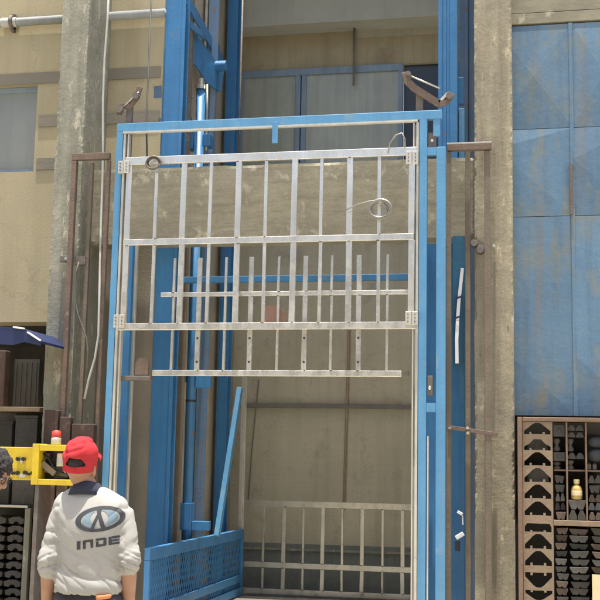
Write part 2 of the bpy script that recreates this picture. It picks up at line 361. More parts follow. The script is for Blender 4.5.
m = MB(); m.box(bayL + 0.0, bayR + 0.4, YB - 0.03, YB - 0.016, zd - 0.075, zd - 0.05); m.build('dado_line', 'column_grey', bk)
m = MB(); m.box(X(354, 30, YB), bayR + 0.4, YB - 0.02, YB - 0.001, Z(400, 36, YB), Z(400, 16, YB)); m.build('patch', 'bay_wall', bk)
m = MB(); m.box(X(236, 407, YB), bayR + 0.3, YB - 0.05, YB - 0.002, Z(330, 408.5, YB), Z(330, 404.5, YB)); m.build('dark_strip', 'strip_grey', bk, bevel=0.004)
m = MB(); m.box(bayL - 0.002, bayR + 0.4, YB - 0.34, YB - 0.001, zl0, zl1); m.build('lintel', 'lintel_grey', bk, bevel=0.01)
# window of blue frames in the back wall
win = thing('framed_window', 'blue framed window with brownish frosted panes at the back of the bay', 'window', (wx0, YB + 0.1, wz0))
m = MB(); xs = [X(239, 110, YB), X(301, 110, YB), X(403, 110, YB)]
fy0, fy1 = YB - 0.03, YB + 0.05
m.box(xs[0], xs[2], fy0, fy1, wz1 - 0.085, wz1 - 0.003)
m.box(xs[0], xs[0] + 0.06, fy0, fy1, wz0, wz1 - 0.085); m.box(xs[1] - 0.065, xs[1] - 0.006, fy0, fy1, wz0, wz1 - 0.085)
m.box(xs[1] + 0.006, xs[1] + 0.065, fy0, fy1, wz0, wz1 - 0.085); m.box(xs[2] - 0.055, xs[2], fy0, fy1, wz0, wz1 - 0.085)
m.build('frame', 'window_blue', win, bevel=0.004)
m = MB(); m.box(xs[0] + 0.06, xs[1] - 0.065, YB, YB + 0.01, wz0, wz1 - 0.085); m.build('pane', 'frosted_pane', win)
m = MB(); m.box(xs[1] + 0.065, xs[2] - 0.055, YB, YB + 0.01, wz0, wz1 - 0.085); m.build('pane', 'frosted_pane', win)
m = MB(); m.box(xs[1] - 0.006, xs[1] + 0.006, YB + 0.02, YB + 0.06, wz0, wz1 - 0.085); m.build('gap', 'dark_pane', win)
m = MB(); m.box(xs[2] + 0.002, bayR + 0.4, YB + 0.06, YB + 0.09, wz0, wz1); m.build('open_pane', 'dark_pane', win)
# added roof slab, out of view, keeping sun off the rear of the bay
m = MB(); m.box(bayL - 0.2, bayR + 0.4, 11.55, YB + 0.3, TOP + 0.003, TOP + 0.25); tag(m.build('shade_roof', 'lintel_grey'), 'added roof slab out of view, shading the rear of the lift bay', 'roof')
m = MB(); m.box(bayR + 0.2, bayR + 0.4, YW + 0.31, YB - 0.35, 0, TOP); tag(m.build('shaft_wall', 'shaft_wall'), 'side wall of the lift bay behind the right column', 'wall')

# front concrete beam between the columns
zb1, zb0 = Z(270, 164, YC + 0.2), Z(270, 241, YC + 0.2)
fb = rough_box(cxL1 + 0.004, cxR0 - 0.002, YC + 0.2, YC + 0.45, zb0, zb1, 0.03, 0.002, 0.012, 21.3)
fo = fb.build('concrete_beam', 'beam_concrete'); tag(fo, 'dull board-marked concrete beam spanning the bay behind the upper gate', 'beam')
# ------------------------------------------------------------------ right: blue steel doors
YD = YC + 0.14
dz0, dz1 = Z(557, 416, YD), Z(557, 24, YD)
dx = [X(514, 250, YD) - 0.15, X(574.5, 250, YD), X(640, 250, YD), X(705, 250, YD)]
dzs = [dz0, Z(560, 216, YD), Z(560, 128, YD), dz1]
sd_ = thing('steel_door', 'tall faded blue sheet steel door with creased panels right of the column', 'door', (dx[0], YD, dz0))
def creased(x0, x1, z0, z1, apex, corner):
    bm = bmesh.new(); e = 0.0025
    vs_ = [bm.verts.new(c) for c in ((x0 + e, YD, z0 + e), (x1 - e, YD, z0 + e), (x1 - e, YD, z1 - e), (x0 + e, YD, z1 - e))]
    bk_ = [bm.verts.new((v.co.x, YD + 0.05, v.co.z)) for v in vs_]
    if corner:    # diagonal fold, upper-left to lower-right, lower half leaning back
        h = min(z1 - z0, (x1 - x0) * 0.92)
        k = bm.verts.new((x0 + e, YD - apex, z0 + h))
        bm.faces.new((vs_[0], vs_[1], k)); bm.faces.new((k, vs_[1], vs_[2], vs_[3]))
        f3 = [vs_[3], k, vs_[0], bk_[0], bk_[3]]; bm.faces.new(f3)
    else:
        k = bm.verts.new(((x0 + x1) / 2, YD - apex, (z0 + z1) / 2))
        for i in range(4): bm.faces.new((vs_[i], vs_[(i + 1) % 4], k))
        bm.faces.new((vs_[3], vs_[0], bk_[0], bk_[3]))
    for i in range(3): bm.faces.new((vs_[i], vs_[(i + 1) % 4], bk_[(i + 1) % 4], bk_[i]))
    b = MB(); b.bm.free(); b.bm = bm; return b
for i in range(3):
    for j in range(3):
        creased(dx[i], dx[i + 1], dzs[j], dzs[j + 1], 0.018, j in (0, 1)).build('panel', 'door_blue' if (i + j) % 2 else 'door_blue_dull', sd_)
for xx in dx[1:3]:
    m = MB(); m.box(xx - 0.025, xx + 0.008, YD - 0.012, YD + 0.0, dz0, dz1); m.build('seam_strip', 'door_blue', sd_, bevel=0.003)
m = MB(); m.box(dx[0], dx[3], YD + 0.052, YD + 0.07, dz0, dz1); m.build('backing', 'dark_pane', sd_)
m = MB(); m.box(dx[1] - 0.03, dx[1] - 0.008, YD - 0.03, YD - 0.013, Z(572, 215, YD), Z(572, 165, YD)); m.build('bolt', 'rust', sd_)
rw = thing('door_lintel', 'concrete lintel bands above the blue steel door', 'lintel', (dx[0], YD, dz1))
m = MB(); m.box(dx[0], dx[3], YD - 0.008, YD + 0.3, dz1 + 0.015, Z(557, 12, YD)); m.build('band', 'beam_concrete', rw, bevel=0.004)
m = MB(); m.box(dx[0], dx[3], YD + 0.0, YD + 0.3, Z(557, 11, YD), TOP); m.build('upper_wall', 'beam_concrete', rw)
m = MB(); m.box(dx[0], dx[3], YD + 0.075, YD + 0.3, 0, dz0 + 0.05); tag(m.build('base_wall', 'dark_room'), 'dark low wall behind the tooling rack', 'wall')

# ------------------------------------------------------------------ lift masts
def ushape(m, xa, xb, ya, yb, z0, z1, t=0.012, lip=True):
    """rolled channel: web on the left, two flanges"""
    m.box(xa, xb, ya, ya + t, z0, z1); m.box(xa, xb, yb - t, yb, z0, z1); m.box(xa + 0.001, xa + t, ya + t, yb - t, z0, z1)
ml = thing('lift_mast', 'left blue lift mast of two tall rails with braces and hydraulic cylinder', 'lift mast', (X(170, 300, YM1), YM1, 0), 'blue lift masts either side of the bay')
mx0, mx1 = X(161.5, 90, YM1), X(183, 90, YM1)
m = MB(); m.box(mx0, mx1, YM1, YM1 + 0.012, 0, 7.3); m.box(mx0, mx0 + 0.012, YM1 + 0.0125, YM1 + 0.14, 0, 7.3); m.box(mx0 + 0.013, mx1, YM1 + 0.128, YM1 + 0.14, 0, 7.3)
m.box(mx1 - 0.03, mx1 + 0.004, YM1 - 0.012, YM1 - 0.001, 0, 7.3)
m.build('front_rail', 'blue_paint', ml, bevel=0.003)
rx0, rx1 = X(229, 90, YM2), X(239, 90, YM2)
m = MB(); m.box(rx0, rx1, YM2, YM2 + 0.015, 0, 7.3); m.box(rx0, rx0 + 0.012, YM2 - 0.14, YM2 - 0.001, 0, 7.3); m.box(rx0 + 0.013, rx1, YM2 - 0.14, YM2 - 0.128, 0, 7.3)
m.build('rear_rail', 'blue_paint', ml, bevel=0.003)
m = MB(); m.box(rx0 - 0.16, rx0 - 0.10, YM2 - 0.3, YM2 - 0.2, 0, 7.3); m.build('rear_post', 'blue_faded', ml, bevel=0.003)
xmid = (mx0 + mx1) / 2
# intermediate inner mast (moving) at two thirds of the depth
YI = 11.35
ix0, ix1 = X(205, 80, YI), X(217, 80, YI)
m = MB(); m.box(ix0 + .02, ix1, YI, YI + 0.012, 0, 7.3); m.box(ix0 + .02, ix0 + 0.032, YI + 0.0125, YI + 0.12, 0, 7.3); m.build('inner_rail', 'blue_faded', ml, bevel=0.003)
m = MB(); m.box(ix0 - .015, ix0 + .012, YI - 0.03, YI + 0.03, 0, 7.3); m.build('guide_strip', 'galvanised_dull', ml, bevel=0.003)
# braces near the top, in the plane of the mast
def br(pa, Ya, pb, Yb, w, t, name, mt='blue_paint'):
    b_ = MB(); b_.bar(P(*pa, Ya), P(*pb, Yb), w, t, ref=Vector((1, 0, 0))); return b_.build(name, mt, ml, bevel=0.003)
br((186, -2), YM1 + 0.1, (222, 62), 11.9, 0.13, 0.02, 'brace')
br((190, 25), YM1 + 0.2, (219, 48), 11.9, 0.07, 0.02, 'brace')
# gusset plates
gx = X(200, 70, 10.9)
def plate(pts, thick, name):
    bm = bmesh.new(); a = []
    for (x, y, Y) in pts:
        p = P(x, y, Y); a.append(p)
    va = [bm.verts.new(p) for p in a]; vb = [bm.verts.new(p + Vector((thick, 0, 0))) for p in a]
    bm.faces.new(va); bm.faces.new(vb[::-1])
    for k in range(len(a)):
        q = (k + 1) % len(a); bm.faces.new((va[q], va[k], vb[k], vb[q]))
    b_ = MB(); b_.bm.free(); b_.bm = bm; return b_.build(name, 'blue_paint', ml, bevel=0.003)
plate([(191, 33, 10.75), (195, 34, 10.8), (215, 62, 11.3), (224, 63, 11.5), (219, 92, 11.4), (206, 84, 11.1), (195, 66, 10.85), (191, 64, 10.75)], 0.02, 'gusset')
m = MB(); c = P(221, 66, 11.3); m.cyl(c + V(-0.06, 0, 0), c + V(0.06, 0, 0), 0.055); m.build('pin', 'blue_paint', ml, smooth=False, bevel=0.004)
plate([(172, 132, 10.35), (185, 140, 10.5), (184, 150, 10.5), (176, 142, 10.38)], 0.02, 'gusset')
# left clip plates near the beam
for yy in (88, 120):
    m = MB(); a = P(157, yy, YM1 - 0.02); m.box(a.x - 0.03, a.x + 0.05, YM1 - 0.02, YM1 - 0.003, a.z - 0.10, a.z + 0.02); m.build('clip', 'blue_faded', ml)
# hydraulic cylinder
YH = 10.75
hc = P(200, 115, YH)
def hz(y): return Z(196, y, YH)
m = MB(); m.cyl(V(hc.x, YH, 0.1), V(hc.x, YH, hz(90)), 0.047, n=28)
cy = m.build('hydraulic_cylinder', 'blue_paint', ml, smooth=True); 
m = MB(); m.cyl(V(hc.x, YH, hz(90)), V(hc.x, YH, hz(86)), 0.06, n=28); m.cyl(V(hc.x, YH, hz(88) + 0.03), V(hc.x, YH, hz(79)), 0.03, n=24); m.build('rod', 'galvanised_dull', cy)
m = MB(); m.cyl(V(hc.x, YH, hz(402)), V(hc.x, YH, hz(400)), 0.05, n=28); m.build('band', 'black_plastic', cy)
for (xa, xb, ya, yb) in ((-.1, -.05, 150, 132), (.05, .13, 148, 136)):
    m = MB(); m.box(hc.x + xa, hc.x + xb, YH - 0.06, YH + 0.06, hz(ya), hz(yb)); m.build('clamp', 'blue_paint', cy, bevel=0.004)
for (xa, xb, ya, yb) in ((-.16, -.05, 382, 374), (.05, .2, 388, 376)):
    m = MB(); m.box(hc.x + xa, hc.x + xb, YH - 0.03, YH + 0.03, hz(ya), hz(yb)); m.build('bracket', 'blue_paint', cy, bevel=0.004)
m = MB(); a = P(184, 503, YH); m.box(hc.x - 0.055, hc.x + 0.058, YH - 0.065, YH + 0.06, hz(530), hz(503)); m.box(hc.x + 0.06, hc.x + 0.23, YH - 0.04, YH + 0.04, hz(530), hz(521)); m.build('foot_bracket', 'blue_paint', cy, bevel=0.005)
m = MB(); m.tube([V(hc.x - 0.07, YH - 0.05, hz(98)), V(hc.x - 0.1, YH - 0.05, hz(105)), V(hc.x - 0.08, YH - 0.05, hz(118)), V(hc.x - 0.055, YH - 0.06, hz(128))], 0.006); m.build('hose', 'cable_dark', cy, smooth=True)
m = MB(); m.tube([V(hc.x + 0.075, YH - 0.03, hz(86)), V(hc.x + 0.08, YH - 0.03, hz(110)), V(hc.x + 0.085, YH - 0.03, hz(152))], 0.012); m.build('return_pipe', 'galvanised_dull', cy, smooth=True)
# steep brace low in the mast
br((240, 388), 11.6, (217, 536), 11.3, 0.075, 0.05, 'brace', 'blue_bright')
# grey wooden board and angle between the rails
m = MB(); a = X(172, 430, YM1 + 0.35); m.box(a - 0.02, a + 0.10, YM1 + 0.35, YM1 + 0.38, 0, zb0 + 0.5); m.build('back_plate', 'rust_dusty', ml, bevel=0.003)
m = MB(); a = X(180, 430, YM1 + 0.5); m.box(a - 0.05, a - 0.01, YM1 + 0.5, YM1 + 0.55, 0, 7.2); m.build('chain_bar', 'iron_grey', ml, bevel=0.003)

mr = thing('lift_mast', 'right blue lift mast with worn rear rail against the column', 'lift mast', (X(448, 100, YM1), YM1, 0), 'blue lift masts either side of the bay')
a0, a1, a2 = X(438, 60, YM1), X(447, 60, YM1), X(457.5, 60, YM1)
m = MB(); m.box(a0, a1 - 0.004, YM1 + 0.03, YM1 + 0.16, 0, 7.3); m.box(a1, a2, YM1, YM1 + 0.16, 0, 7.3)
m.box(a1 + 0.012, a1 + 0.02, YM1 - 0.008, YM1 - 0.001, 0, 7.3)
m.box(a0 + 0.03, a0 + 0.04, YM1 + 0.02, YM1 + 0.029, 0, 7.3); m.build('front_rail', 'blue_paint', mr, bevel=0.004)
b0, b1 = X(459, 60, YM2), X(474, 60, YM2)
m = MB(); m.box(b0, b1 + 0.1, YM2, YM2 + 0.1, 0, 7.3); m.box(b0 + 0.07, b0 + 0.10, YM2 - 0.03, YM2 - 0.001, 0, 7.3); m.build('rear_rail', 'blue_faded', mr, bevel=0.003)
m = MB(); p0, p1 = P(457, 105, YM1 + 0.2), P(464, 78, YM1 + 0.2); m.box(p0.x + 0.004, p1.x, YM1 + 0.17, YM1 + 0.23, p0.z, p1.z); m.build('stop_block', 'blue_paint', mr, bevel=0.004)
m = MB(); m.box(a2 + 0.006, X(464, 110, YM1), YM1 + 0.06, YM1 + 0.15, 0, Z(460, 106, YM1)); m.build('inner_rail', 'blue_bright', mr, bevel=0.004)
m = MB(); q = X(451, 400, YM1 - 0.12); m.box(q, X(464.5, 400, YM1 - 0.12), YM1 - 0.1, YM1 - 0.09, 0, zb0 - 0.01); m.build('cover_strip', 'blue_paint', mr, bevel=0.003)

# cross tube joining the masts
m = MB(); zt = Z(360, 278, YM1 + 0.1); m.box(mx1 + 0.02, a0 - 0.01, YM1 + 0.06, YM1 + 0.12, zt - 0.028, zt + 0.028)
tag(m.build('cross_tube', 'blue_paint', bevel=0.005), 'slim blue horizontal tube joining the masts behind the gates', 'tube')

# ------------------------------------------------------------------ platform with mesh side panel
px_ = X(236, 529, 12.2)
pl = thing('lift_platform', 'lift platform with blue diamond mesh side panel low in the bay', 'platform', (px_, 10.7, 0.1))
mzf = P(px_ and 145, 545, 9.5)
yf = 9.33; yr = 12.48
zt = Z(243, 529, 12.48)
m = MB(); m.box(px_ - 0.03, px_ + 0.02, yf, yr, zt - 0.10, zt); m.box(px_ - 0.03, px_ + 0.02, yf, yf + 0.05, 0.2, zt - 0.101); m.box(px_ - 0.03, px_ + 0.02, yr - 0.05, yr, 0.2, zt - 0.101)
m.box(px_ - 0.03, px_ + 0.02, yf + 0.051, yr - 0.051, zt - 0.56, zt - 0.48); m.box(px_ - 0.03, px_ + 0.02, yf + 0.051, yr - 0.051, 0.2, 0.28)
m.build('panel_frame', 'blue_paint', pl, bevel=0.004)
m = MB(); mz0, mz1 = 0.28, zt - 0.10; L0 = yr - yf; hgt = mz1 - mz0; sp = 0.062; slope = 2.1
for s in (1, -1):
    k = -hgt / slope
    while k < L0:
        y_a, z_a, y_b, z_b = k, 0, k + hgt / slope, hgt
        if y_a < 0.03: z_a = (0.03 - y_a) * slope; y_a = 0.03
        if y_b > L0 - 0.03: z_b = (L0 - 0.03 - k) * slope; y_b = L0 - 0.03
        if y_b - y_a > 0.02:
            if s == 1: A, B = V(px_ - 0.006, yf + y_a, mz0 + z_a), V(px_ - 0.006, yf + y_b, mz0 + z_b)
            else: A, B = V(px_ - 0.002, yr - y_a, mz0 + z_a), V(px_ - 0.002, yr - y_b, mz0 + z_b)
            m.bar(A, B, 0.0085, 0.005, ref=Vector((1, 0, 0)))
        k += sp
m.build('mesh', 'blue_paint', pl)
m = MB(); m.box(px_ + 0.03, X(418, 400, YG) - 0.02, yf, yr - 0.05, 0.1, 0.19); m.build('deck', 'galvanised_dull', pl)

# ------------------------------------------------------------------ gate portal
gp = thing('gate_portal', 'blue steel portal frame with slotted right post and white guide strips', 'gate frame', (X(270, 300, YG), YG, 0))
lx0, lx1 = X(109.5, 300, YG), X(116.5, 300, YG); lx1 = lx0 + 0.058
ztb = Z(280, 126.5, YG) + 0.012; zt1 = ztb + 0.075
m = MB(); m.box(lx0, lx1, YG, YG + 0.06, 0, ztb - 0.001); m.build('post', 'blue_bright', gp, bevel=0.005)
gx0 = X(418.5, 300, YG); gx1 = X(426.5, 300, YG); gx2 = X(436, 300, YG); gx3 = X(445.5, 300, YG)
m = MB(); m.box(lx0 - 0.0, X(442, 118, YG), YG, YG + 0.06, ztb, zt1)
m.build('top_bar', 'blue_bright', gp, bevel=0.005)
m = MB(); m.box(lx0 + 0.06, X(418, 120, YG), YG - 0.006, YG + 0.03, ztb - 0.018, ztb - 0.001); m.build('bright_edge', 'white_strip', gp)  # white strip stands in for the highlight along the blue bar
m = MB(); a = P(275, 137, YG); m.box(a.x - 0.025, a.x + 0.025, YG - 0.008, YG - 0.001, a.z - 0.055, ztb + 0.03); m.build('tab', 'blue_bright', gp, bevel=0.003)
zc = lambda y: Z(432, y, YG)
m = MB()
m.box(gx0, gx1, YG, YG + 0.06, 0, ztb - 0.001); m.build('post', 'blue_bright', gp, bevel=0.004)
m = MB(); m.box(gx2, gx3, YG, YG + 0.06, 0, zc(147)); m.build('post', 'blue_bright', gp, bevel=0.004)
for (ya, yb) in ((155, 147), (412, 403)):
    m = MB(); m.box(gx1 + 0.001, gx2 - 0.001, YG + 0.002, YG + 0.05, zc(ya), zc(yb)); m.build('link_plate', 'blue_bright', gp)
m = MB(); m.box(gx1 - 0.02, gx2 + 0.02, YG + 0.16, YG + 0.17, 0, zc(240)); m.build('web', 'blue_paint', gp)
m = MB(); m.box(gx1 + 0.008, gx1 + 0.02, YG + 0.01, YG + 0.04, 0, zc(436)); m.build('bright_edge', 'white_strip', gp)
m = MB(); m.box(X(433, 130, YG), X(440, 130, YG), YG + 0.005, YG + 0.05, zc(136), zc(118)); m.build('tab', 'blue_bright', gp, bevel=0.003)
m = MB(); m.box(X(428, 140, YG), X(436, 140, YG), YG + 0.02, YG + 0.05, zc(146), zc(132)); m.build('tab', 'iron_grey', gp)
for yy in (137,):
    m = MB(); c = P(432, yy + 3, YG); m.cyl(c + V(0, 0.012, 0), c + V(0, 0.02, 0), 0.012); m.build('bolt', 'galvanised', gp)
m = MB(); c = P(429.5, 388, YG); m.box(c.x - 0.02, c.x + 0.025, YG + 0.02, YG + 0.06, c.z - 0.06, c.z + 0.1); m.build('limit_switch', 'iron_grey', gp, bevel=0.004)
m = MB(); m.ell(c + V(0.0, 0.015, 0.0), 0.012, 0.012, 0.018); m.build('roller', 'galvanised', gp, smooth=True)
# guide strips (C profiles) where the gates slide
for (xa, xb, sgn) in ((lx1 + 0.004, lx1 + 0.058, 1), (gx0 - 0.052, gx0 - 0.004, -1)):
    m = MB(); zz = ztb - 0.02
    m.box(xa, xb, YG + 0.045, YG + 0.055, 0, zz)
    if sgn > 0: m.box(xa, xa + 0.022, YG + 0.005, YG + 0.044, 0, zz); m.box(xb - 0.014, xb, YG + 0.005, YG + 0.044, 0, zz)
    else: m.box(xa, xa + 0.012, YG + 0.005, YG + 0.044, 0, zz); m.box(xb - 0.022, xb, YG + 0.005, YG + 0.044, 0, zz)
    m.build('guide_strip', 'white_strip', gp, bevel=0.003)

# ------------------------------------------------------------------ gates of bare metal tube
def gate(name, label, Y, xs_thin, xs_thick, rails, zt, zb, w_thin, w_thick, mt, depth, group='bare metal slatted gates of the lift'):
    r_ = thing(name, label, 'gate', ((rails[0][0] + rails[0][1]) / 2, Y, zb), group)
    for (xa, xb, z0, z1) in rails:
        q = MB(); q.box(xa, xb, Y, Y + depth, z0, z1); q.build('rail', mt, r_, bevel=0.004)
    zr = sorted([(r[2], r[3]) for r in rails])
    lst_all = [(x, w_thin) for x in xs_thin] + [(x, w_thick) for x in xs_thick]
    for lst, ww in ((xs_thin, w_thin), (xs_thick, w_thick)):
        for x in lst:
            q = MB(); d = depth * (0.8 if ww == w_thin else 0.9); jx = random.uniform(-.004, .004)
            cuts = [zb] + [v for ab in zr for v in ab if zb < v < zt] + [zt]
            # pieces between the rails, butted
            edges = []; cur = zb
            for (a, b) in zr:
                if a > cur + 0.002: edges.append((cur, min(a, zt)))
                cur = max(cur, b)
            if cur < zt - 0.002: edges.append((cur, zt))
            for (a, b) in edges:
                q.bar(V(x + jx * 0.5 - ww * 0 , Y + depth * 0.5, a + 0.001), V(x - jx * 0.5, Y + depth * 0.5, b - 0.001), ww, d)
            q.build('bar', mt, r_, bevel=0.003)
    wm = None
    for x in lst_all:
        for (xa, xb, z0, z1) in rails:
            for z in (z0, z1):
                if not (xa - .01 < x[0] < xb + .01) or not (zb - .01 < z < zt + .01) or random.random() < .35: continue
                if wm is None:
                    q = MB(); q.ell(V(0, 0, 0), 0.011, 0.006, 0.006, seg=8); wo = q.build('weld', 'weld', r_, smooth=True); wm = wo.data
                    for v in wm.vertices: v.co += wloc(r_)
                else: wo = bpy.data.objects.new('weld', wm); COL.objects.link(wo); wo.parent = r_
                wo.location = V(x[0] + random.uniform(-.3, .3) * x[1], Y + depth * 0.06, z) - wloc(r_)
                wo.scale = (random.uniform(.7, 1.5), 1, random.uniform(.7, 1.3))
    return r_
gl = X(123, 243, YG); gr_ = X(416.5, 240, YG)
gY = YG - 0.03
zr = lambda x, y: Z(x, y, gY)
rails = [(gl, gr_, zr(270, 160), zr(270, 152)), (gl + .012, gr_ - .02, zr(270, 242.5), zr(270, 236.2)), (gl, gr_, zr(270, 329.5), zr(270, 322.3))]
thick = [X(x, 200, gY) for x in (128, 183, 238, 294, 349.5, 411.5)]
thin = [X(x, 200, gY) for x in (155.5, 210, 265.5, 321, 379)]
g1 = gate('sliding_gate', 'upper bright bare metal gate with corner slider plates at the top of the portal', gY, thin, thick, rails, rails[0][2], rails[2][3], 0.029, 0.050, 'galvanised', 0.03)
for (x, y, sx) in ((123.5, 167, -1), (119, 321, -1), (412, 157.5, 1), (411.5, 318, 1)):
    c = P(x, y, gY - 0.01); q = MB()
    if sx < 0: q.box(c.x - 0.05, c.x - 0.002, gY - 0.012, gY + 0.02, c.z - 0.055, c.z + 0.055); q.box(c.x + 0.002, c.x + 0.05, gY - 0.018, gY - 0.003, c.z - 0.055, c.z + 0.055)
    else: q.box(c.x - 0.05, c.x - 0.002, gY - 0.018, gY - 0.003, c.z - 0.055, c.z + 0.055); q.box(c.x + 0.002, c.x + 0.05, gY - 0.012, gY + 0.02, c.z - 0.055, c.z + 0.055)
    so_ = q.build('slider_plate', 'white_strip', g1, bevel=0.003)
    q = MB()
    for dx_ in (-0.028, 0.028):
        for dz_ in (-0.03, 0.0, 0.03): q.cyl(V(c.x + dx_, gY - 0.024, c.z + dz_), V(c.x + dx_, gY - 0.011, c.z + dz_), 0.005, n=8)
    q.build('screw', 'iron_grey', so_)
g2Y = YG + 0.055
l2, r2 = X(152, 374, g2Y), X(409, 372, g2Y)
rails2 = [(l2 + 0.05, r2, Z(290, 295.5, g2Y), Z(290, 291, g2Y)), (l2, r2 - 0.06, Z(290, 376.3, g2Y), Z(290, 370.3, g2Y))]
thick2 = [X(x, 320, g2Y) for x in (198, 250, 304.5, 358.5)]
thin2 = [X(x, 320, g2Y) for x in (172.5, 224.5, 277.5, 331, 387)]
g2 = gate('sliding_gate', 'lower bare metal gate hanging behind the upper one with open bar ends on top', g2Y, thin2, thick2, rails2, Z(290, 256, g2Y), rails2[1][3], 0.022, 0.042, 'galvanised', 0.028)
q = MB(); q.box(r2 - 0.10, r2 + 0.0, g2Y + 0.002, g2Y + 0.022, rails2[1][2] + 0.012, rails2[1][3] - 0.006); q.build('rail_end', 'iron_grey', g2)
q = MB()
for x in thick2: 
    for yy in (338, 362): q.cyl(V(x, g2Y - 0.004, Z(290, yy, g2Y)), V(x, g2Y + 0.004, Z(290, yy, g2Y)), 0.009, n=10)
q.build('bolt_hole', 'black_plastic', g2)
# rear gate at the far end of the platform
g3Y = 12.56
l3, r3 = X(244, 540, g3Y), X(416, 540, YG) 
rails3 = [(l3, r3, Z(330, 508, g3Y), Z(330, 502, g3Y)), (l3, r3, Z(330, 570, g3Y), Z(330, 564.5, g3Y)), (l3, r3, 0.2, 0.26)]
xs3 = [X(x, 540, g3Y) for x in (263, 303, 342, 382.5)]; xk3 = [X(x, 540, g3Y) for x in (283.5, 322.5, 362, 402.5, 424)]
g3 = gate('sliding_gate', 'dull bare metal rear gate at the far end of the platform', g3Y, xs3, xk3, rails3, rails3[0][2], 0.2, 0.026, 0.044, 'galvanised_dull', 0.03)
m = MB(); a = X(241, 480, 12.5); m.box(a - 0.022, a + 0.022, 12.49, 12.53, 0.2, Z(244, 377, 12.5)); m.box(a - 0.03, a + 0.03, 12.532, 12.55, 0.2, Z(244, 377, 12.5))
tag(m.build('guide_rail', 'white_strip', bevel=0.004), 'pale vertical guide rail at the left end of the rear gate', 'rail')
# inner guide strip left of the mast, hanging below the rusty bracket
m = MB(); a = X(130, 430, YG + 0.45); m.box(a - 0.012, a + 0.012, YG + 0.42, YG + 0.46, 0, Z(135, 245, YG + 0.45)); m.box(a - 0.03, a - 0.016, YG + 0.43, YG + 0.45, 0, Z(135, 245, YG + 0.45))
tag(m.build('guide_rail', 'white_strip', bevel=0.003), 'narrow pale guide rail between left portal post and left mast', 'rail')
m = MB(); a = X(118, 430, YG + 0.3); m.box(a - 0.0, a + 0.07, YG + 0.3, YG + 0.36, 0, zb0 - 0.01); tag(m.build('support_post', 'blue_paint', bevel=0.004), 'blue square post just behind the left portal post', 'post')
m = MB(); a = X(113, 430, YG + 0.5); m.box(a - 0.03, a + 0.035, YG + 0.5, YG + 0.53, 0, zb0 - 0.01); tag(m.build('support_post', 'rust_dusty', bevel=0.004), 'brownish flat post tucked behind the left portal post', 'post')
# rusty carrier bracket at the left end of the lower gate
cb = thing('carrier_bracket', 'rusty angle bracket carrying the left end of the lower gate', 'bracket', P(140, 378, g2Y))
m = MB(); a, b = P(117, 380, g2Y), P(152, 375.5, g2Y); m.box(a.x, b.x - 0.004, g2Y - 0.01, g2Y + 0.04, a.z - 0.005, b.z - 0.005); m.build('arm', 'iron_grey', cb, bevel=0.004)
m = MB(); a, b = P(134.5, 375.5, g2Y), P(148.5, 358, g2Y); m.prism([(a.x, a.z + 0.004), (b.x, a.z + 0.004), (b.x, b.z - 0.02), (b.x - 0.03, b.z), (a.x + 0.03, b.z + 0.0), (a.x, b.z - 0.04)], g2Y + 0.002, g2Y + 0.03); m.build('plate', 'rust', cb, bevel=0.004)
# scrap board behind the bottom rail
m = MB(); a, b = P(262, 324, g2Y + 0.06), P(287, 306, g2Y + 0.06); m.prism([(a.x, a.z - 0.02), (b.x, a.z - 0.02), (b.x - 0.02, b.z - 0.05), (b.x - 0.07, b.z), (a.x + 0.02, b.z + 0.005), (a.x, b.z - 0.03)], g2Y + 0.05, g2Y + 0.075)
tag(m.build('board_scrap', 'pink_board', bevel=0.003), 'small pinkish brown scrap of board wedged behind the lower gate bars', 'board')

# ------------------------------------------------------------------ pulley brackets on the portal
def polyplate(root, name, mt, pts, w, Y, t):
    q = MB()
    for a, b in zip(pts, pts[1:]):
        q.bar(P(*a, Y), P(*b, Y), w, t)
    for a in pts[1:-1]:
        c = P(*a, Y); q.cyl(V(c.x, Y - t / 2 + 0.001, c.z), V(c.x, Y + t / 2 - 0.001, c.z), w / 2, n=16)
    return q.build(name, mt, root, bevel=0.003)
def pulley(root, x, y, Y, r):
    c = P(x, y, Y); q = MB(); q.cyl(V(c.x, Y - 0.045, c.z), V(c.x, Y - 0.03, c.z), r, n=20); q.cyl(V(c.x, Y - 0.03, c.z), V(c.x, Y - 0.015, c.z), r * 0.75, n=20); q.cyl(V(c.x, Y - 0.015, c.z), V(c.x, Y, c.z), r, n=20)
    return q.build('pulley', 'iron_grey', root)
pbR = thing('pulley_bracket', 'rusty bent pulley arm standing above the right end of the portal bar', 'bracket', P(420, 118, YG + 0.1), 'pulley brackets over the portal')
m = MB(); a = P(416, 118, YG + 0.1); b = P(423, 90, YG + 0.1); m.box(a.x, b.x, YG + 0.08, YG + 0.12, zt1 - 0.2, b.z); m.build('post', 'rust_dusty', pbR, bevel=0.003)
polyplate(pbR, 'arm', 'rust', [(405, 72), (408, 82), (414, 88), (439, 104), (447, 101), (452, 93)], 0.062, YG + 0.065, 0.02)
m = MB(); m.tube([P(408, 75, YG + 0.05), P(440, 88.5, YG + 0.05)], 0.008); m.build('tie_rod', 'galvanised_dull', pbR, smooth=True)
pulley(pbR, 450, 97, YG + 0.055, 0.03); pulley(pbR, 409, 75, YG + 0.055, 0.02)
m = MB(); m.bar(P(441, 100, YG + 0.04), P(448, 93, YG + 0.04), 0.022, 0.01); m.build('latch', 'white_strip', pbR)
pbL = thing('pulley_bracket', 'dark rusty pulley arm standing above the left end of the portal bar', 'bracket', P(130, 128, YG + 0.1), 'pulley brackets over the portal')
m = MB(); a = P(126, 128, YG + 0.1); b = P(133, 103, YG + 0.1); m.box(a.x, b.x + 0.0, YG + 0.08, YG + 0.12, zb1 - 0.02, b.z); m.build('post', 'iron_grey', pbL, bevel=0.003)
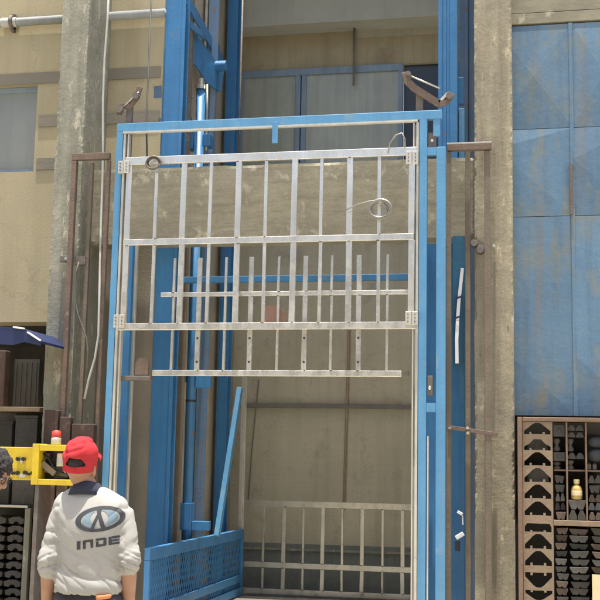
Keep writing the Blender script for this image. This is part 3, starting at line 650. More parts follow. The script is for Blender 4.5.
polyplate(pbL, 'arm', 'rust', [(119, 115), (121, 107), (131, 105), (136.5, 98), (140, 87)], 0.05, YG + 0.065, 0.02)
m = MB(); m.tube([P(121, 109, YG + 0.05), P(139, 92, YG + 0.05)], 0.006); m.build('tie_rod', 'galvanised_dull', pbL, smooth=True)
pulley(pbL, 137, 97, YG + 0.055, 0.03); pulley(pbL, 120.5, 110, YG + 0.055, 0.035)

# ------------------------------------------------------------------ cables and wire coils
def cable(name, label, pts, r, mt, cat='cable'):
    q = MB(); q.tube(pts, r, 8); return tag(q.build(name, mt, smooth=True), label, cat)
a = X(148, 80, YG + 0.2); cable('hoist_cable', 'thin dark vertical cable left of the mast ending at wire coil on gate', [V(a, YG + 0.2, 7.4), V(a, YG + 0.2, 4.6), P(147, 157, YG + 0.02)], 0.008, 'cable_dark')
a = X(240.5, 80, 11.6); cable('hoist_cable', 'dark vertical cable beside the rear rail in front of the back window', [V(a, 11.6, 7.4), V(a, 11.6, zb0 - 0.05)], 0.012, 'iron_grey')
a = X(354, 60, YB - 0.1); cable('conduit', 'thin dark conduit running down between lintel and window pane', [V(a, YB - 0.1, zl0 - 0.0), V(a, YB - 0.1, Z(354, 88, YB))], 0.014, 'strip_grey')
a = X(347, 400, YB - 0.03); cable('drain_pipe', 'thin reddish brown pipe stain-coloured on the back wall of the bay', [V(a, YB - 0.03, Z(347, 240, YB)), V(a + 0.01, YB - 0.03, 3), V(a - 0.02, YB - 0.03, Z(345, 510, YB))], 0.015, 'stain_pipe')
a = X(252, 450, YB - 0.04); cable('conduit', 'thin dark cord hanging on the back wall above the rear gate', [V(a + 0.06, YB - 0.04, Z(250, 380, YB)), V(a, YB - 0.04, Z(250, 450, YB)), V(a - 0.03, YB - 0.04, Z(248, 500, YB))], 0.006, 'strip_grey')
def coil(label, x, y, Y, r, turns, tail, mt='wire', rr=0.005, spread=0.3):
    pts = []; c = P(x, y, Y)
    for k in range(turns * 24):
        t_ = k / 24 * 2 * math.pi; R_ = r * (1 - spread * ((k * 0.37) % 24) / 24 * 0.9) * (1 + 0.05 * math.sin(t_ * 0.7 + 1))
        pts.append(V(c.x + R_ * math.cos(t_) * 1.08, Y - 0.012 * math.sin(t_ * 0.31 + k * .02), c.z + R_ * math.sin(t_) * 0.95))
    if tail: pts += [P(tx, ty, Y - 0.01) for tx, ty in tail]
    q = MB(); q.tube(pts, rr, 6); return tag(q.build('wire_coil', mt, smooth=True), label, 'wire coil')
coil('grey coil of wire hooked over the right part of the upper gate with loose tail', 380, 209, gY - 0.04, 0.088, 5, [(381, 200), (370, 201), (356, 205), (346, 210)], spread=0.45)
coil('dark coil of wire round the left top corner of the upper gate', 153.5, 163, gY - 0.04, 0.062, 6, None, 'iron_grey', spread=0.35)
cable('loose_wire', 'thin wire looping up from the top rail near the right end of the gate', [P(388, 153, gY), P(390, 143, gY - .01), P(396, 135, gY - .01), P(402, 133, gY - .01), P(405, 139, gY - .01), P(405, 148, gY)], 0.006, 'wire', 'wire')
# white cable down the left column
pts = [(109.5, -25), (107.5, 20), (104.5, 60), (103, 100), (103, 155), (101, 220), (99.5, 290), (98.5, 335), (95, 358), (88.5, 380), (84.5, 399)]
cable('power_cable', 'white cable running down the inner side of the left column with loose end', [P(x, y, YC + 0.05) if i < 6 else P(x, y, YC - 0.14) for i, (x, y) in enumerate(pts)], 0.0105, 'cable_white')
pts = [(79, 262), (76, 272), (75, 285), (75, 300), (78, 315), (83, 328), (86.5, 338), (88, 352), (87, 370)]
cable('power_cable', 'thin grey cable curving loosely across the left column', [P(x, y, YC - 0.16) for (x, y) in pts], 0.007, 'iron_grey')
# service pipe high on the beige wall
zp = Z(20, 22, YW - 0.052)
sp_ = thing('service_pipe', 'thick grey pipe running along the beige wall high at the left', 'pipe', (-4, YW - 0.052, zp))
m = MB(); m.cyl(V(-14, YW - 0.052, zp), V(bayL + 0.02, YW - 0.052, zp), 0.042, n=24); m.build('pipe', 'pipe_grey', sp_, smooth=True)
a = X(12.5, 22, YW - 0.052); m = MB(); m.cyl(V(a - 0.016, YW - 0.052, zp), V(a + 0.016, YW - 0.052, zp), 0.07, n=24); m.box(a - 0.016, a + 0.016, YW - 0.05, YW, zp - 0.09, zp + 0.09); m.build('clamp', 'iron_grey', sp_, bevel=0.003)
m = MB(); m.cyl(V(a - 0.11, YW - 0.052, zp), V(a - 0.017, YW - 0.052, zp), 0.05, n=24); m.cyl(V(a + 0.017, YW - 0.052, zp), V(a + 0.05, YW - 0.052, zp), 0.05, n=24); m.build('coupling', 'cable_white', sp_, smooth=False)

# ------------------------------------------------------------------ rusty frames bolted to the columns
YR = YC - 0.10
rl = thing('rusty_frame', 'brown rusty tube frame fixed to the grey left column', 'frame', (X(75, 300, YR), YR, 0), 'rusty tube frames beside the portal')
m = MB(); a = P(76, 157, YR); m.box(X(72.5, 157, YR), X(110, 157, YR), YR - 0.02, YR + 0.03, Z(92, 160, YR), Z(92, 153.5, YR)); m.build('top_arm', 'rust', rl, bevel=0.004)
m = MB(); q = X(71, 240, YR); m.box(q - 0.024, q + 0.024, YR - 0.02, YR + 0.03, 0.3, Z(92, 160.5, YR)); m.build('post', 'rust', rl, bevel=0.004)
m = MB(); q = X(90, 240, YR + .1); m.box(q - 0.016, q + 0.016, YR + 0.05, YR + 0.09, 0.3, Z(92, 160.5, YR)); m.build('post', 'rust_dusty', rl, bevel=0.004)
m = MB(); q = X(105.5, 240, YR); m.box(q - 0.018, q + 0.014, YR - 0.01, YR + 0.03, 0.0, Z(92, 160.5, YR)); m.build('post', 'rust', rl, bevel=0.004)
for (xa, xb, ya, yb) in ((58, 68, 261, 255), (74, 84, 264, 256)):
    m = MB(); m.box(X(xa, 258, YR), X(xb, 258, YR), YR + 0.035, YR + 0.085, Z(xa, ya, YR), Z(xa, yb, YR)); m.build('clamp', 'iron_grey', rl, bevel=0.003)
m = MB(); c = P(65, 258, YR); m.cyl(V(c.x, YR + 0.02, c.z), V(c.x, YR + 0.04, c.z), 0.016, n=8); m.build('bolt', 'galvanised', rl)
rr_ = thing('rusty_frame', 'dusty brown tube frame fixed to the tan right column', 'frame', (X(470, 300, YR), YR, 0), 'rusty tube frames beside the portal')
m = MB(); m.box(X(447.2, 147, YR), X(491.5, 147, YR), YR - 0.02, YR + 0.03, Z(468, 150.5, YR), Z(468, 144, YR)); m.build('top_arm', 'rust', rr_, bevel=0.004)
m = MB(); m.box(X(447.2, 147, YR), X(491.5, 147, YR) , YR - 0.018, YR + 0.028, Z(468, 143.9, YR), Z(468, 142.6, YR)); m.build('arm_edge', 'white_strip', rr_)
m = MB(); m.box(X(446.3, 340, YR), X(451, 340, YR), YR - 0.01, YR + 0.03, 0.0, Z(468, 151, YR)); m.build('post', 'rust_dusty', rr_, bevel=0.004)
m = MB(); m.box(X(484.6, 300, YR), X(490.8, 300, YR), YR + 0.0, YR + 0.03, 0.0, Z(468, 151, YR)); m.build('post', 'rust_dusty', rr_, bevel=0.004)
m = MB(); m.bar(P(450, 427.5, YR + .02), P(497, 434.5, YR + .02), 0.032, 0.05); m.build('strap', 'rust', rr_, bevel=0.003)
m = MB(); m.box(X(465.5, 400, YC - 0.02), X(470.5, 400, YC - 0.02), YC - 0.03, YC + 0.02, 0, Z(468, 151, YC)); m.build('post', 'rust_dusty', rr_, bevel=0.004)
for (x, y) in ((450, 428), (467.5, 428), (468, 433), (494, 246)):
    m = MB(); c = P(x, y, YR - 0.01); m.cyl(V(c.x, YR - 0.03, c.z), V(c.x, YR + 0.09 if y < 300 else YR + 0.0, c.z), 0.013, n=8); m.build('bolt', 'galvanised', rr_)
m = MB(); c = P(474, 243, YR); m.cyl(V(c.x, YR - 0.01, c.z), V(c.x, YR + 0.10, c.z), 0.028, n=16); m.cyl(V(c.x + 0.05, YR + 0.01, c.z - 0.05), V(c.x + 0.05, YR + 0.1, c.z - 0.05), 0.035, n=16); m.build('pivot', 'iron_grey', rr_, bevel=0.003)

# blue sheet and white pieces standing in for glints in the slot between portal and right column
YS = YR + 0.14
m = MB(); m.prism([(X(452.5, 250, YS), Z(455, 236, YS)), (X(464.5, 250, YS), Z(462, 236, YS)), (X(465, 300, YS), Z(462, 300, YS)), (X(464, 420, YS), Z(462, 420, YS)), (X(458, 372, YS), Z(458, 372, YS)), (X(453, 366, YS), Z(455, 366, YS))], YS, YS + 0.006)
tag(m.build('plastic_sheet', 'sheet_blue'), 'dark blue plastic sheet hanging in the slot beside the right post', 'sheet')
pts = [P(462.5, 268, YS - 0.03), P(461, 282, YS - 0.035), P(459, 300, YS - 0.035), P(457.6, 320, YS - 0.035), P(456.7, 340, YS - 0.035), P(457, 363, YS - 0.03)]
wt = thing('glint_strip', 'white strip standing in for a bright glint in the slot beside the right post', 'strip', pts[-1])
m = MB()
for a, b in zip(pts, pts[1:]): m.bar(a, b + (b - a) * 0.02, 0.027, 0.010)
m.build('strip', 'glint_white', wt)  # bright streak of light modelled as a white strip
for i in (2, 3):
    m = MB(); m.bar(pts[i] + V(-.03, -.013, 0.01), pts[i] + V(.03, -.013, 0.03), 0.015, 0.004); m.build('tie', 'tarp_blue', wt)
m = MB(); c = P(459.5, 513, YS - 0.03); m.bar(P(457.5, 511.5, YS), P(462.5, 514.5, YS), 0.022, 0.03); m.bar(P(462.5, 515, YS), P(463, 525, YS), 0.01, 0.02)
hk = m.build('glint', 'glint_white', bevel=0.003); tag(hk, 'small white block standing in for a glint low in the slot beside the right post', 'glint')  # bright spot of light modelled as a bent white block
m = MB(); m.bar(P(456, 538, YS), P(463.5, 533.5, YS), 0.036, 0.03); tag(m.build('tag', 'glint_white', bevel=0.004), 'second white block standing in for a glint, below the first beside the right post', 'tag')  # lower bright spot of light, also a white block
m = MB(); m.box(X(455, 545, YS), X(460, 545, YS), YS - .01, YS + 0.02, Z(457, 551, YS), Z(457, 541, YS)); tag(m.build('socket', 'black_plastic', bevel=0.004), 'black socket block below the white glint block beside the right post', 'socket')

# ------------------------------------------------------------------ right tooling rack
YK = YC - 0.20
rk = thing('tooling_rack', 'rusty rack of cut-out tan plates under the blue steel door', 'rack', (X(560, 500, YK), YK, 0))
kx = lambda x: X(x, 500, YK)
kz = lambda y: Z(555, y, YK)
m = MB(); m.box(kx(518), kx(522.6), YK - 0.03, YK + 0.25, 0, kz(417.5)); m.build('post', 'rack_rust', rk, bevel=0.004)
m = MB(); m.box(kx(523), kx(640), YK - 0.02, YK + 0.25, kz(421.5), kz(417.5)); m.build('top_rail', 'rack_rust', rk, bevel=0.004)
m = MB(); m.box(kx(553.4), kx(640), YK - 0.01, YK + 0.25, kz(525.5), kz(520)); m.build('shelf', 'tan_plate', rk, bevel=0.004)
m = MB(); m.box(kx(554), kx(640), YK + 0.03, YK + 0.25, kz(471), kz(469.3)); m.build('shelf', 'rack_rust', rk, bevel=0.003)
for xx in (566.5, 586):
    m = MB(); m.box(kx(xx), kx(xx + 1.8), YK - 0.005, YK + 0.25, kz(519.8), kz(422)); m.build('divider', 'rack_rust', rk, bevel=0.003)
m = MB(); m.box(kx(640), kx(645), YK - 0.03, YK + 0.25, 0, kz(417.5)); m.build('post', 'rack_rust', rk, bevel=0.004)
m = MB(); m.box(kx(517), kx(645), YK + 0.26, YK + 0.28, 0, kz(417.5)); m.build('back_board', 'rack_back', rk)
# plate with die-shaped holes, real openings
def holed_plate(name, x0, x1, z0, z1, holes, Y, t, mt, parent):
    cu = bpy.data.curves.new(name, 'CURVE'); cu.dimensions = '2D'; cu.fill_mode = 'BOTH'; cu.extrude = t / 2
    def spl(pts):
        s = cu.splines.new('POLY'); s.points.add(len(pts) - 1)
        for p, q in zip(s.points, pts): p.co = (q[0] - x0, q[1] - z0, 0, 1)
        s.use_cyclic_u = True
    spl([(x0, z0), (x1, z0), (x1, z1), (x0, z1)])
    for h in holes: spl(h)
    co = bpy.data.objects.new(name + '_curve', cu); COL.objects.link(co)
    dg = bpy.context.evaluated_depsgraph_get(); me = bpy.data.meshes.new_from_object(co.evaluated_get(dg))
    bpy.data.objects.remove(co); bpy.data.curves.remove(cu)
    bm = bmesh.new(); bm.from_mesh(me); bpy.data.meshes.remove(me)
    for v in bm.verts: v.co = Vector((v.co.x + x0, Y - v.co.z, v.co.y + z0))
    b = MB(); b.bm.free(); b.bm = bm; return b.build(name, mt, parent)
def dome(xa, xb, ya, yb, kind='dome'):
    """die outline in rack pixels; two square notches in its base"""
    x0, x1, z0, z1 = kx(xa), kx(xb), kz(yb), kz(ya); W, H = x1 - x0, z1 - z0
    def q(pts): return [(x0 + W * a, z0 + H * b) for a, b in pts]
    base = [(1, 0), (0.79, 0), (0.79, .2), (0.70, .2), (0.70, 0.02), (0.28, 0.02), (0.28, .2), (0.2, .2), (0.2, 0), (0, 0)]
    if kind == 'dome': top = [(0, .3), (0.14, .55), (.3, .85), (.42, 1), (.58, 1), (.7, .85), (.86, .55), (1, .3)]
    elif kind == 'box': top = [(0, .6), (.08, 1), (.92, 1), (1, .6)]
    else: top = [(0, .32), (.12, .5), (.2, .58), (.36, 1), (.64, 1), (.8, .58), (.88, .5), (1, .32)]
    return q(top + base)
def inv(xa, xb, ya, yb):
    z0, z1 = kz(yb), kz(ya); return [(x, z0 + z1 - z) for x, z in dome(xa, xb, ya, yb)]
_d = dome
def dome(xa, xb, ya, yb, kind='dome'): return _d(524.6, 551.2, ya, yb, kind)
holes = [dome(524.8, 550.5, 423, 434.5), dome(525, 549.5, 439.5, 450.5, 'bell'), dome(525, 550.5, 452.5, 466), dome(525.5, 551, 468.5, 482.5), dome(526, 551.5, 485, 499),
         dome(526.5, 551.5, 502, 516), dome(526.5, 552, 524, 532.5, 'box'), dome(527, 552, 534.5, 549.5), dome(527, 553, 551.5, 566.5), inv(527, 554, 573, 588.5), inv(528, 554, 591, 601), dome(528, 554, 604, 618), dome(528, 554, 622, 636)]
holed_plate('cutout_plate', kx(523), kx(553.2), 0.15, kz(421.9), holes, YK + 0.01, 0.02, 'tan_plate', rk)
# something seen through two of the holes
for (ya, yb) in ((438, 451), (468, 483)):
    m = MB(); m.box(kx(527), kx(549), YK + 0.1, YK + 0.2, kz(yb), kz(ya)); m.build('grey_block', 'die_grey', rk, bevel=0.01)
# stacked dies on the lower shelf, each one a thing
def die_bm(xa, xb, ya, yb, Y0, Y1, double=False):
    q = MB()
    if double:
        xm = (xa + xb) / 2
        for (u, v) in ((xa, xm - .3), (xm + .3, xb)):
            x0, x1, z0, z1 = kx(u), kx(v), kz(yb), kz(ya); W, H = x1 - x0, z1 - z0
            q.prism([(x0, z0), (x1, z0), (x1, z0 + H * .4), (x0 + W * .7, z1), (x0 + W * .3, z1), (x0, z0 + H * .4)], Y0, Y1)
    else:
        x0, x1, z0, z1 = kx(xa), kx(xb), kz(yb), kz(ya); W, H = x1 - x0, z1 - z0
        q.prism([(x0 + W * .16, z0), (x0 + W * .42, z0), (x0 + W * .5, z0 + H * .25), (x0 + W * .58, z0), (x0 + W * .84, z0), (x1, z0 + H * .75), (x1, z1), (x0, z1), (x0, z0 + H * .75)], Y0, Y1)
    return q
names = ['topmost', 'second', 'third', 'fourth', 'fifth', 'sixth', 'seventh', 'eighth', 'ninth', 'tenth']
for ci, (xa, xb, where) in enumerate(((555.5, 567, 'left'), (569.5, 588, 'middle'), (591, 612, 'right'))):
    for k in range(10):
        ya = 527 + k * 7.6; dx_ = random.uniform(-.9, .9)
        dm = die_bm(xa + dx_, xb + dx_, ya + random.uniform(.4, 1.6), ya + random.uniform(6.8, 7.6), YK + random.uniform(-0.02, 0.06), YK + 0.2)
        dz_ = random.uniform(-.05, .05)
        for v in dm.bm.verts: v.co.z += (v.co.x - kx((xa + xb) / 2)) * dz_
        tag(dm.build('press_die', random.choice(['die_steel', 'die_steel', 'die_rusty', 'die_grey']), bevel=0.002), 'dark steel die, %s from the top in the %s stack under the rack shelf' % (names[k], where), 'die', 'dark steel dies stacked in the right rack')
m = MB(); m.box(kx(554), kx(640), YK, YK + 0.2, 0.05, kz(604)); m.build('lower_shelf', 'rack_rust', rk)
# upper cells
cells = [('die', 568.5, 585, 424.5, 430.5, 'double-humped dark die at the top of the middle rack cell'), ('die', 568.5, 585, 432, 437, 'double-humped dark die just under the topmost one in the middle cell'), ('die', 568.5, 585, 452.5, 458.5, 'double-humped dark die halfway up the middle rack cell')]
for (_, xa, xb, ya, yb, lab) in cells:
    tag(die_bm(xa, xb, ya, yb, YK + 0.03, YK + 0.2, True).build('press_die', 'die_steel', bevel=0.002), lab, 'die', 'dark dies in the upper rack cells')
for (ya, yb, lab) in ((424.5, 436.5, 'black square block in the topmost cell beside the cut-out plate'), (452, 461, 'black square block in the second cell beside the cut-out plate')):
    m = MB(); m.box(kx(553.8), kx(566), YK + 0.02, YK + 0.2, kz(yb), kz(ya)); m.cyl(V(kx(560), YK + 0.012, kz((ya + yb) / 2)), V(kx(560), YK + 0.021, kz((ya + yb) / 2)), 0.015, n=12); tag(m.build('tool_block', 'die_steel', bevel=0.004), lab, 'block', 'black blocks in the upper rack cells')
lab4 = ['grey waisted roller under the topmost black block', 'second grey waisted roller right of the first under the black block', 'grey waisted roller under the second black block', 'grey waisted roller in the middle cell beneath the humped die']
for i, (x, ya, yb) in enumerate(((557.5, 438.5, 451), (571, 438.5, 451), (557.5, 462, 469), (571, 460, 469))):
    q = MB(); zs = [kz(yb), kz(yb - 2), kz((ya + yb) / 2), kz(ya + 2), kz(ya)]; rs = [0.026, 0.03, 0.014, 0.03, 0.026]
    c = kx(x)
    q.loft([[V(c + r_ * math.cos(k * math.pi / 8), YK + 0.07 + r_ * math.sin(k * math.pi / 8), z) for k in range(16)] for z, r_ in zip(zs, rs)])
    tag(q.build('roller', 'die_grey', smooth=False), lab4[i], 'roller', 'grey rollers in the rack')
for ci, (xa, xb, where) in enumerate(((555, 566, 'left of'), (588.5, 602, 'right of'))):
    for k in range(5):
        ya = 474 + k * 9.1 + random.uniform(-.6, .6); kind = random.random()
        dm = die_bm(xa + random.uniform(-.4, 1.2), xb - random.uniform(0, 1.5), ya + 1.0, ya + 8.6, YK + random.uniform(0, .07), YK + .2, kind < .5)
        tl = random.uniform(-.06, .06)
        for v in dm.bm.verts: v.co.z += (v.co.x - kx((xa + xb) / 2)) * tl
        tag(dm.build('press_die', random.choice(['die_steel', 'die_rusty', 'die_grey', 'sheet_grey']), bevel=0.002), 'odd steel part, %s in the pile %s the yellow bottle' % (['topmost', 'second from the top', 'middle one', 'second from the bottom', 'lowest'][k], where), 'die', 'mixed steel parts piled in the rack cells')
yb_ = thing('yellow_bottle', 'yellow and cream bottle with rounded top standing on the rack shelf', 'bottle', V(kx(577), YK + 0.05, kz(499)))
q = MB(); c = kx(577); z0 = kz(499)
def lathe(q, c, y, prof, n=20): q.loft([[V(c + r_ * math.cos(k * 2 * math.pi / n), y + r_ * math.sin(k * 2 * math.pi / n), z) for k in range(n)] for r_, z in prof])
q = MB(); lathe(q, c, YK + 0.05, [(0.040, z0), (0.044, z0 + 0.008), (0.044, z0 + 0.075), (0.036, z0 + 0.098), (0.019, z0 + 0.112), (0.018, z0 + 0.12)]); q.build('body', 'bottle_yellow', yb_, smooth=True)
q = MB(); lathe(q, c, YK + 0.05, [(0.0445, z0 + 0.03), (0.0446, z0 + 0.034), (0.0446, z0 + 0.062), (0.0445, z0 + 0.066)]); q.build('label', 'cream_card', yb_, smooth=True)
q = MB(); lathe(q, c, YK + 0.05, [(0.023, z0 + 0.121), (0.024, z0 + 0.15), (0.02, z0 + 0.156)]); q.build('cap', 'cream_card', yb_, smooth=True)
tag(die_bm(568.5, 586, 499.6, 509, YK + 0.01, YK + 0.2).build('press_die', 'die_grey', bevel=0.002), 'grey die directly under the yellow bottle on the rack shelf', 'die')
tag(die_bm(568.8, 585.5, 510, 519.6, YK + 0.0, YK + 0.2, True).build('press_die', 'die_steel', bevel=0.002), 'dark double-humped die at the bottom below the yellow bottle', 'die')
for i, (ya, yb, lab) in enumerate(((436, 447, 'grey blue cloth bag in the right rack cell, upper of two'), (448, 461, 'grey blue cloth bag in the right rack cell, lower of two'))):
    q = MB(); q.ell(V(kx(598), YK + 0.08, kz((ya + yb) / 2)), kx(598) - kx(588), 0.07, (kz(ya) - kz(yb)) / 2)
    for v in q.bm.verts: v.co += v.normal * 0 + Vector((noise.noise(v.co * 30), 0, noise.noise(v.co * 30 + Vector((5, 0, 0))))) * 0.006
    tag(q.build('cloth_bag', 'bag_blue', smooth=True), lab, 'bag', 'cloth bags in the rack')
for i, x in enumerate((590, 595.5)):
    q = MB(); q.box(kx(x - 2), kx(x + 2), YK + 0.04, YK + 0.1, kz(469), kz(463.5)); q.cyl(V(kx(x), YK + 0.07, kz(463.4)), V(kx(x), YK + 0.07, kz(462)), 0.01, n=10)
    tag(q.build('tool_holder', 'die_grey', bevel=0.003), ('grey square tool holder at left' if i == 0 else 'grey square tool holder at right') + ' below the cloth bags', 'holder')
m = MB(); a, b = P(592.5, 605, YK - 0.05), P(606, 575, YK - 0.05); m.box(a.x, b.x, YK - 0.05, YK - 0.045, a.z, b.z); tag(m.build('paper_card', 'cream_card'), 'cream paper card hanging on the rack at the lower right edge', 'card')

# ------------------------------------------------------------------ left side: canopy, shelf rack, yellow machine
YA = 8.95
cn = thing('canopy', 'dark blue tarpaulin canopy with bright top edge over the left workshop', 'canopy', P(0, 345, YA))
m = MB(); bm = m.bm
c1, c2, c3 = P(-90, 318, YA), P(16, 328, YA), P(41, 341, YA + 0.3)
def tri(prof, y0, y1, dz):
    a = [bm.verts.new((p.x, y0, p.z)) for p in prof]; b = [bm.verts.new((p.x + 0.0, y1, p.z + dz)) for p in prof]
    for i in range(len(prof) - 1): bm.faces.new((a[i], a[i + 1], b[i + 1], b[i]))
prof = [P(-250, 300, YA), P(-60, 322, YA), P(0, 326.5, YA), P(14, 327.5, YA), P(25, 329, YA), P(41, 341, YA)]
tri(prof, YA, YC - 0.0, 0.0)
geo = bmesh.ops.extrude_face_region(bm, geom=bm.faces[:]); 
for v in [g_ for g_ in geo['geom'] if isinstance(g_, bmesh.types.BMVert)]: v.co.z -= 0.02
m.build('sheet', 'tarp_blue', cn)
m = MB()
for a, b, da, db in ((prof[1], prof[2], 0.15, 0.15), (prof[2], prof[3], 0.15, 0.15), (prof[3], prof[4], 0.15, 0.11), (prof[4], prof[5], 0.11, 0.04), (prof[0], prof[1], .15, .15)):
    bm = m.bm; v = [bm.verts.new((p.x, YA - 0.004, z)) for p, z in ((a, a.z - 0.022), (b, b.z - 0.022), (b, b.z - db), (a, a.z - da))]
    w2 = [bm.verts.new(x_.co + Vector((0, 0.004, 0))) for x_ in v]
    bm.faces.new(v); bm.faces.new(w2[::-1])
    for k in range(4): bm.faces.new((v[(k + 1) % 4], v[k], w2[k], w2[(k + 1) % 4]))
m.build('valance', 'tarp_blue', cn)
m = MB()
for a, b in ((prof[3], prof[4]), (prof[4] + V(0.03, 0, -0.03), prof[5])): m.bar(a + V(0, -0.01, 0.002), b + V(0, -0.01, 0.002), 0.013, 0.03)
m.build('edge_glint', 'glint_white', cn, bevel=0.003)  # white bars stand in for sun highlights on the canopy edge
m = MB(); m.box(P(-120, 400, YA).x, P(-116, 400, YA).x, YA + 0.02, YA + 0.06, 0, prof[1].z - 0.0); m.build('leg', 'iron_grey', cn)

YL = YC + 0.1
lr = thing('shelf_rack', 'dark workshop shelf rack with tan front beams left of the column', 'rack', (X(10, 450, YL), YL, 0))
lz = lambda y: Z(18, y, YL)
lxx = lambda x: X(x, 470, YL)
for (ya, yb, mt) in ((407, 411.5, 'tan_plate'), (505, 507.5, 'white_strip')):
    m = MB(); m.box(lxx(-150), lxx(38 if ya < 450 else 31), YL - 0.03, YL + 0.4, lz(yb), lz(ya)); m.build('shelf', mt if ya < 450 else 'galvanised_dull', lr, bevel=0.004)
m = MB(); m.box(lxx(28), lxx(33.5), YL - 0.02, YL + 0.03, 0, lz(507.8)); m.build('post', 'column_grey', lr, bevel=0.004)
m = MB(); m.box(lxx(-60), lxx(-55), YL - 0.02, YL + 0.03, 0, lz(407)); m.build('post', 'iron_grey', lr, bevel=0.004)
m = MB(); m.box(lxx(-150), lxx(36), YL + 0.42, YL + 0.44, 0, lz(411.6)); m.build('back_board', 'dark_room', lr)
m = MB(); q = X(5, 375, YL + 0.3); m.box(q - 0.08, q + 0.045, YL + 0.2, YL + 0.3, lz(406.8), lz(348)); tag(m.build('red_panel', 'red_board', bevel=0.01), 'reddish brown upright panel in the dark shelf under the canopy', 'panel')
m = MB(); q = X(25, 375, YL + 0.3); m.box(q - 0.12, q + 0.13, YL + 0.32, YL + 0.4, lz(406.8), lz(356));
for k in range(5): m.box(q - 0.11 + k * 0.05, q - 0.09 + k * 0.05, YL + 0.31, YL + 0.32, lz(405), lz(360))
tag(m.build('radiator_panel', 'dark_room'), 'dark ribbed panel standing behind the shelf under the canopy', 'panel')
for i, (xa, xb, ya) in enumerate(((-20, 9, 424), (12, 34, 418))):
    m = MB(); m.box(lxx(xa), lxx(xb), YL + 0.02, YL + 0.35, lz(504.8), lz(ya)); m.box(lxx(xa) - 0.008, lxx(xb) + 0.008, YL + 0.01, YL + 0.36, lz(ya), lz(ya - 3))
    tag(m.build('storage_bin', 'die_steel' if i else 'dark_room', bevel=0.004), 'dark bin with lid on the shelf behind the yellow control box, ' + ('nearest the column' if i else 'at the frame edge'), 'bin', 'dark bins on the left shelf')
for ci, (xa, xb, where) in enumerate(((-12, 8.5, 'left'), (10, 26.5, 'right'))):
    for k in range(10):
        ya = 516 + k * 9.0; q = MB()
        x0, x1, z0, z1 = lxx(xa + random.uniform(-.5, .5)), lxx(xb + random.uniform(-.5, .5)), lz(ya + 8.4), lz(ya + 0.8); W, H = x1 - x0, z1 - z0
        q.prism([(x0 + W * .05, z0 + H * .1), (x0 + W * .3, z0), (x0 + W * .42, z0 + H * .35), (x0 + W * .58, z0 + H * .35), (x0 + W * .7, z0), (x0 + W * .95, z0 + H * .1), (x1, z0 + H * .7), (x0 + W * .7, z1), (x0 + W * .3, z1), (x0, z0 + H * .7)], YL + random.uniform(-0.01, .02), YL + 0.3)
        tag(q.build('press_die', 'die_steel', bevel=0.003), 'dark wavy steel die, %s from the top in the %s stack beneath the left shelf' % (names[k], where), 'die', 'dark wavy dies stacked in the left rack')
# reddish boards against the foot of the column
for i, (xa, xb, ya) in enumerate(((44, 58, 410), (60, 71, 417), (73, 95, 424))):
    m = MB(); m.box(X(xa, 440, YR - 0.1), X(xb, 440, YR - 0.1), YR - 0.12 - i * .01, YR - 0.06, 0.2, Z(xa, ya, YR - 0.1))
    tag(m.build('board', 'red_board', bevel=0.006), ['tall reddish brown board leaning at the left column foot', 'narrow reddish brown board between two wider ones at the column', 'wide low reddish brown board by the left portal post'][i], 'board', 'reddish boards at the column foot')

# yellow control box and open yellow frame
YY = 9.0
ym = thing('control_box', 'bright yellow machine control box with black knobs and open frame behind the capped man', 'control box', P(40, 480, YY))
yx = lambda x: X(x, 465, YY)
yz = lambda y: Z(40, y, YY)
m = MB(); m.box(yx(-30), yx(37), YY, YY + 0.15, yz(480.5), yz(447.5)); m.build('panel', 'yellow_paint', ym, bevel=0.005)
m = MB(); m.box(yx(33.5), yx(40.5), YY - 0.04, YY + 0.12, yz(484.8), yz(443.8)); m.build('upright', 'yellow_paint', ym, bevel=0.005)
m = MB(); m.box(yx(40.6), yx(84), YY - 0.04, YY + 0.12, yz(450.8), yz(444.5)); m.build('top_bar', 'yellow_paint', ym, bevel=0.005)
m = MB(); m.box(yx(40.6), yx(84), YY - 0.04, YY + 0.12, yz(484.8), yz(479)); m.build('bottom_bar', 'yellow_paint', ym, bevel=0.005)
m = MB(); m.box(yx(84.2), yx(88), YY - 0.04, YY + 0.12, yz(484.8), yz(444)); m.build('upright', 'yellow_paint', ym, bevel=0.005)
m = MB(); m.box(yx(40.6), yx(84), YY + 0.10, YY + 0.115, yz(478.9), yz(450.9)); m.build('back_panel', 'black_plastic', ym)
m = MB(); m.bar(P(42, 463, YY + .03), P(55, 474, YY + .03), 0.05, 0.02); m.build('lever', 'tan_plate', ym, bevel=0.004)
m = MB(); m.bar(P(44, 470, YY + .05), P(68, 476, YY + .05), 0.03, 0.02); m.build('lever', 'iron_grey', ym, bevel=0.004)
for (x, y, r_) in ((18.5, 459, 0.016), (24, 459, 0.016), (13.5, 473, 0.014), (18, 473, 0.016), (25.5, 472.5, 0.016), (29, 474, 0.012), (33, 473, 0.014)):
    c = P(x, y, YY - 0.01); q = MB(); q.cyl(V(c.x, YY - 0.035, c.z), V(c.x, YY - 0.001, c.z), r_, n=14); q.box(c.x - r_ * .3, c.x + r_ * .3, YY - 0.042, YY - 0.034, c.z - r_, c.z + r_); q.build('knob', 'black_plastic', ym)
for k, (x, y, ww, hh, mt) in enumerate(((47, 456, .05, .05, 'die_grey'), (60, 472.6, .11, .10, 'die_steel'), (51, 470, .03, .03, 'rust'), (70, 460, .05, .07, 'die_steel'), (72, 474, .06, .03, 'die_grey'), (66, 452.5, .12, .012, 'iron_grey'))):
    c = P(x, y, YY + 0.06); q = MB(); q.box(c.x - ww / 2, c.x + ww / 2, YY + 0.05, YY + 0.095, c.z - hh / 2, c.z + hh / 2); q.build('fitting', mt, ym, bevel=0.006)
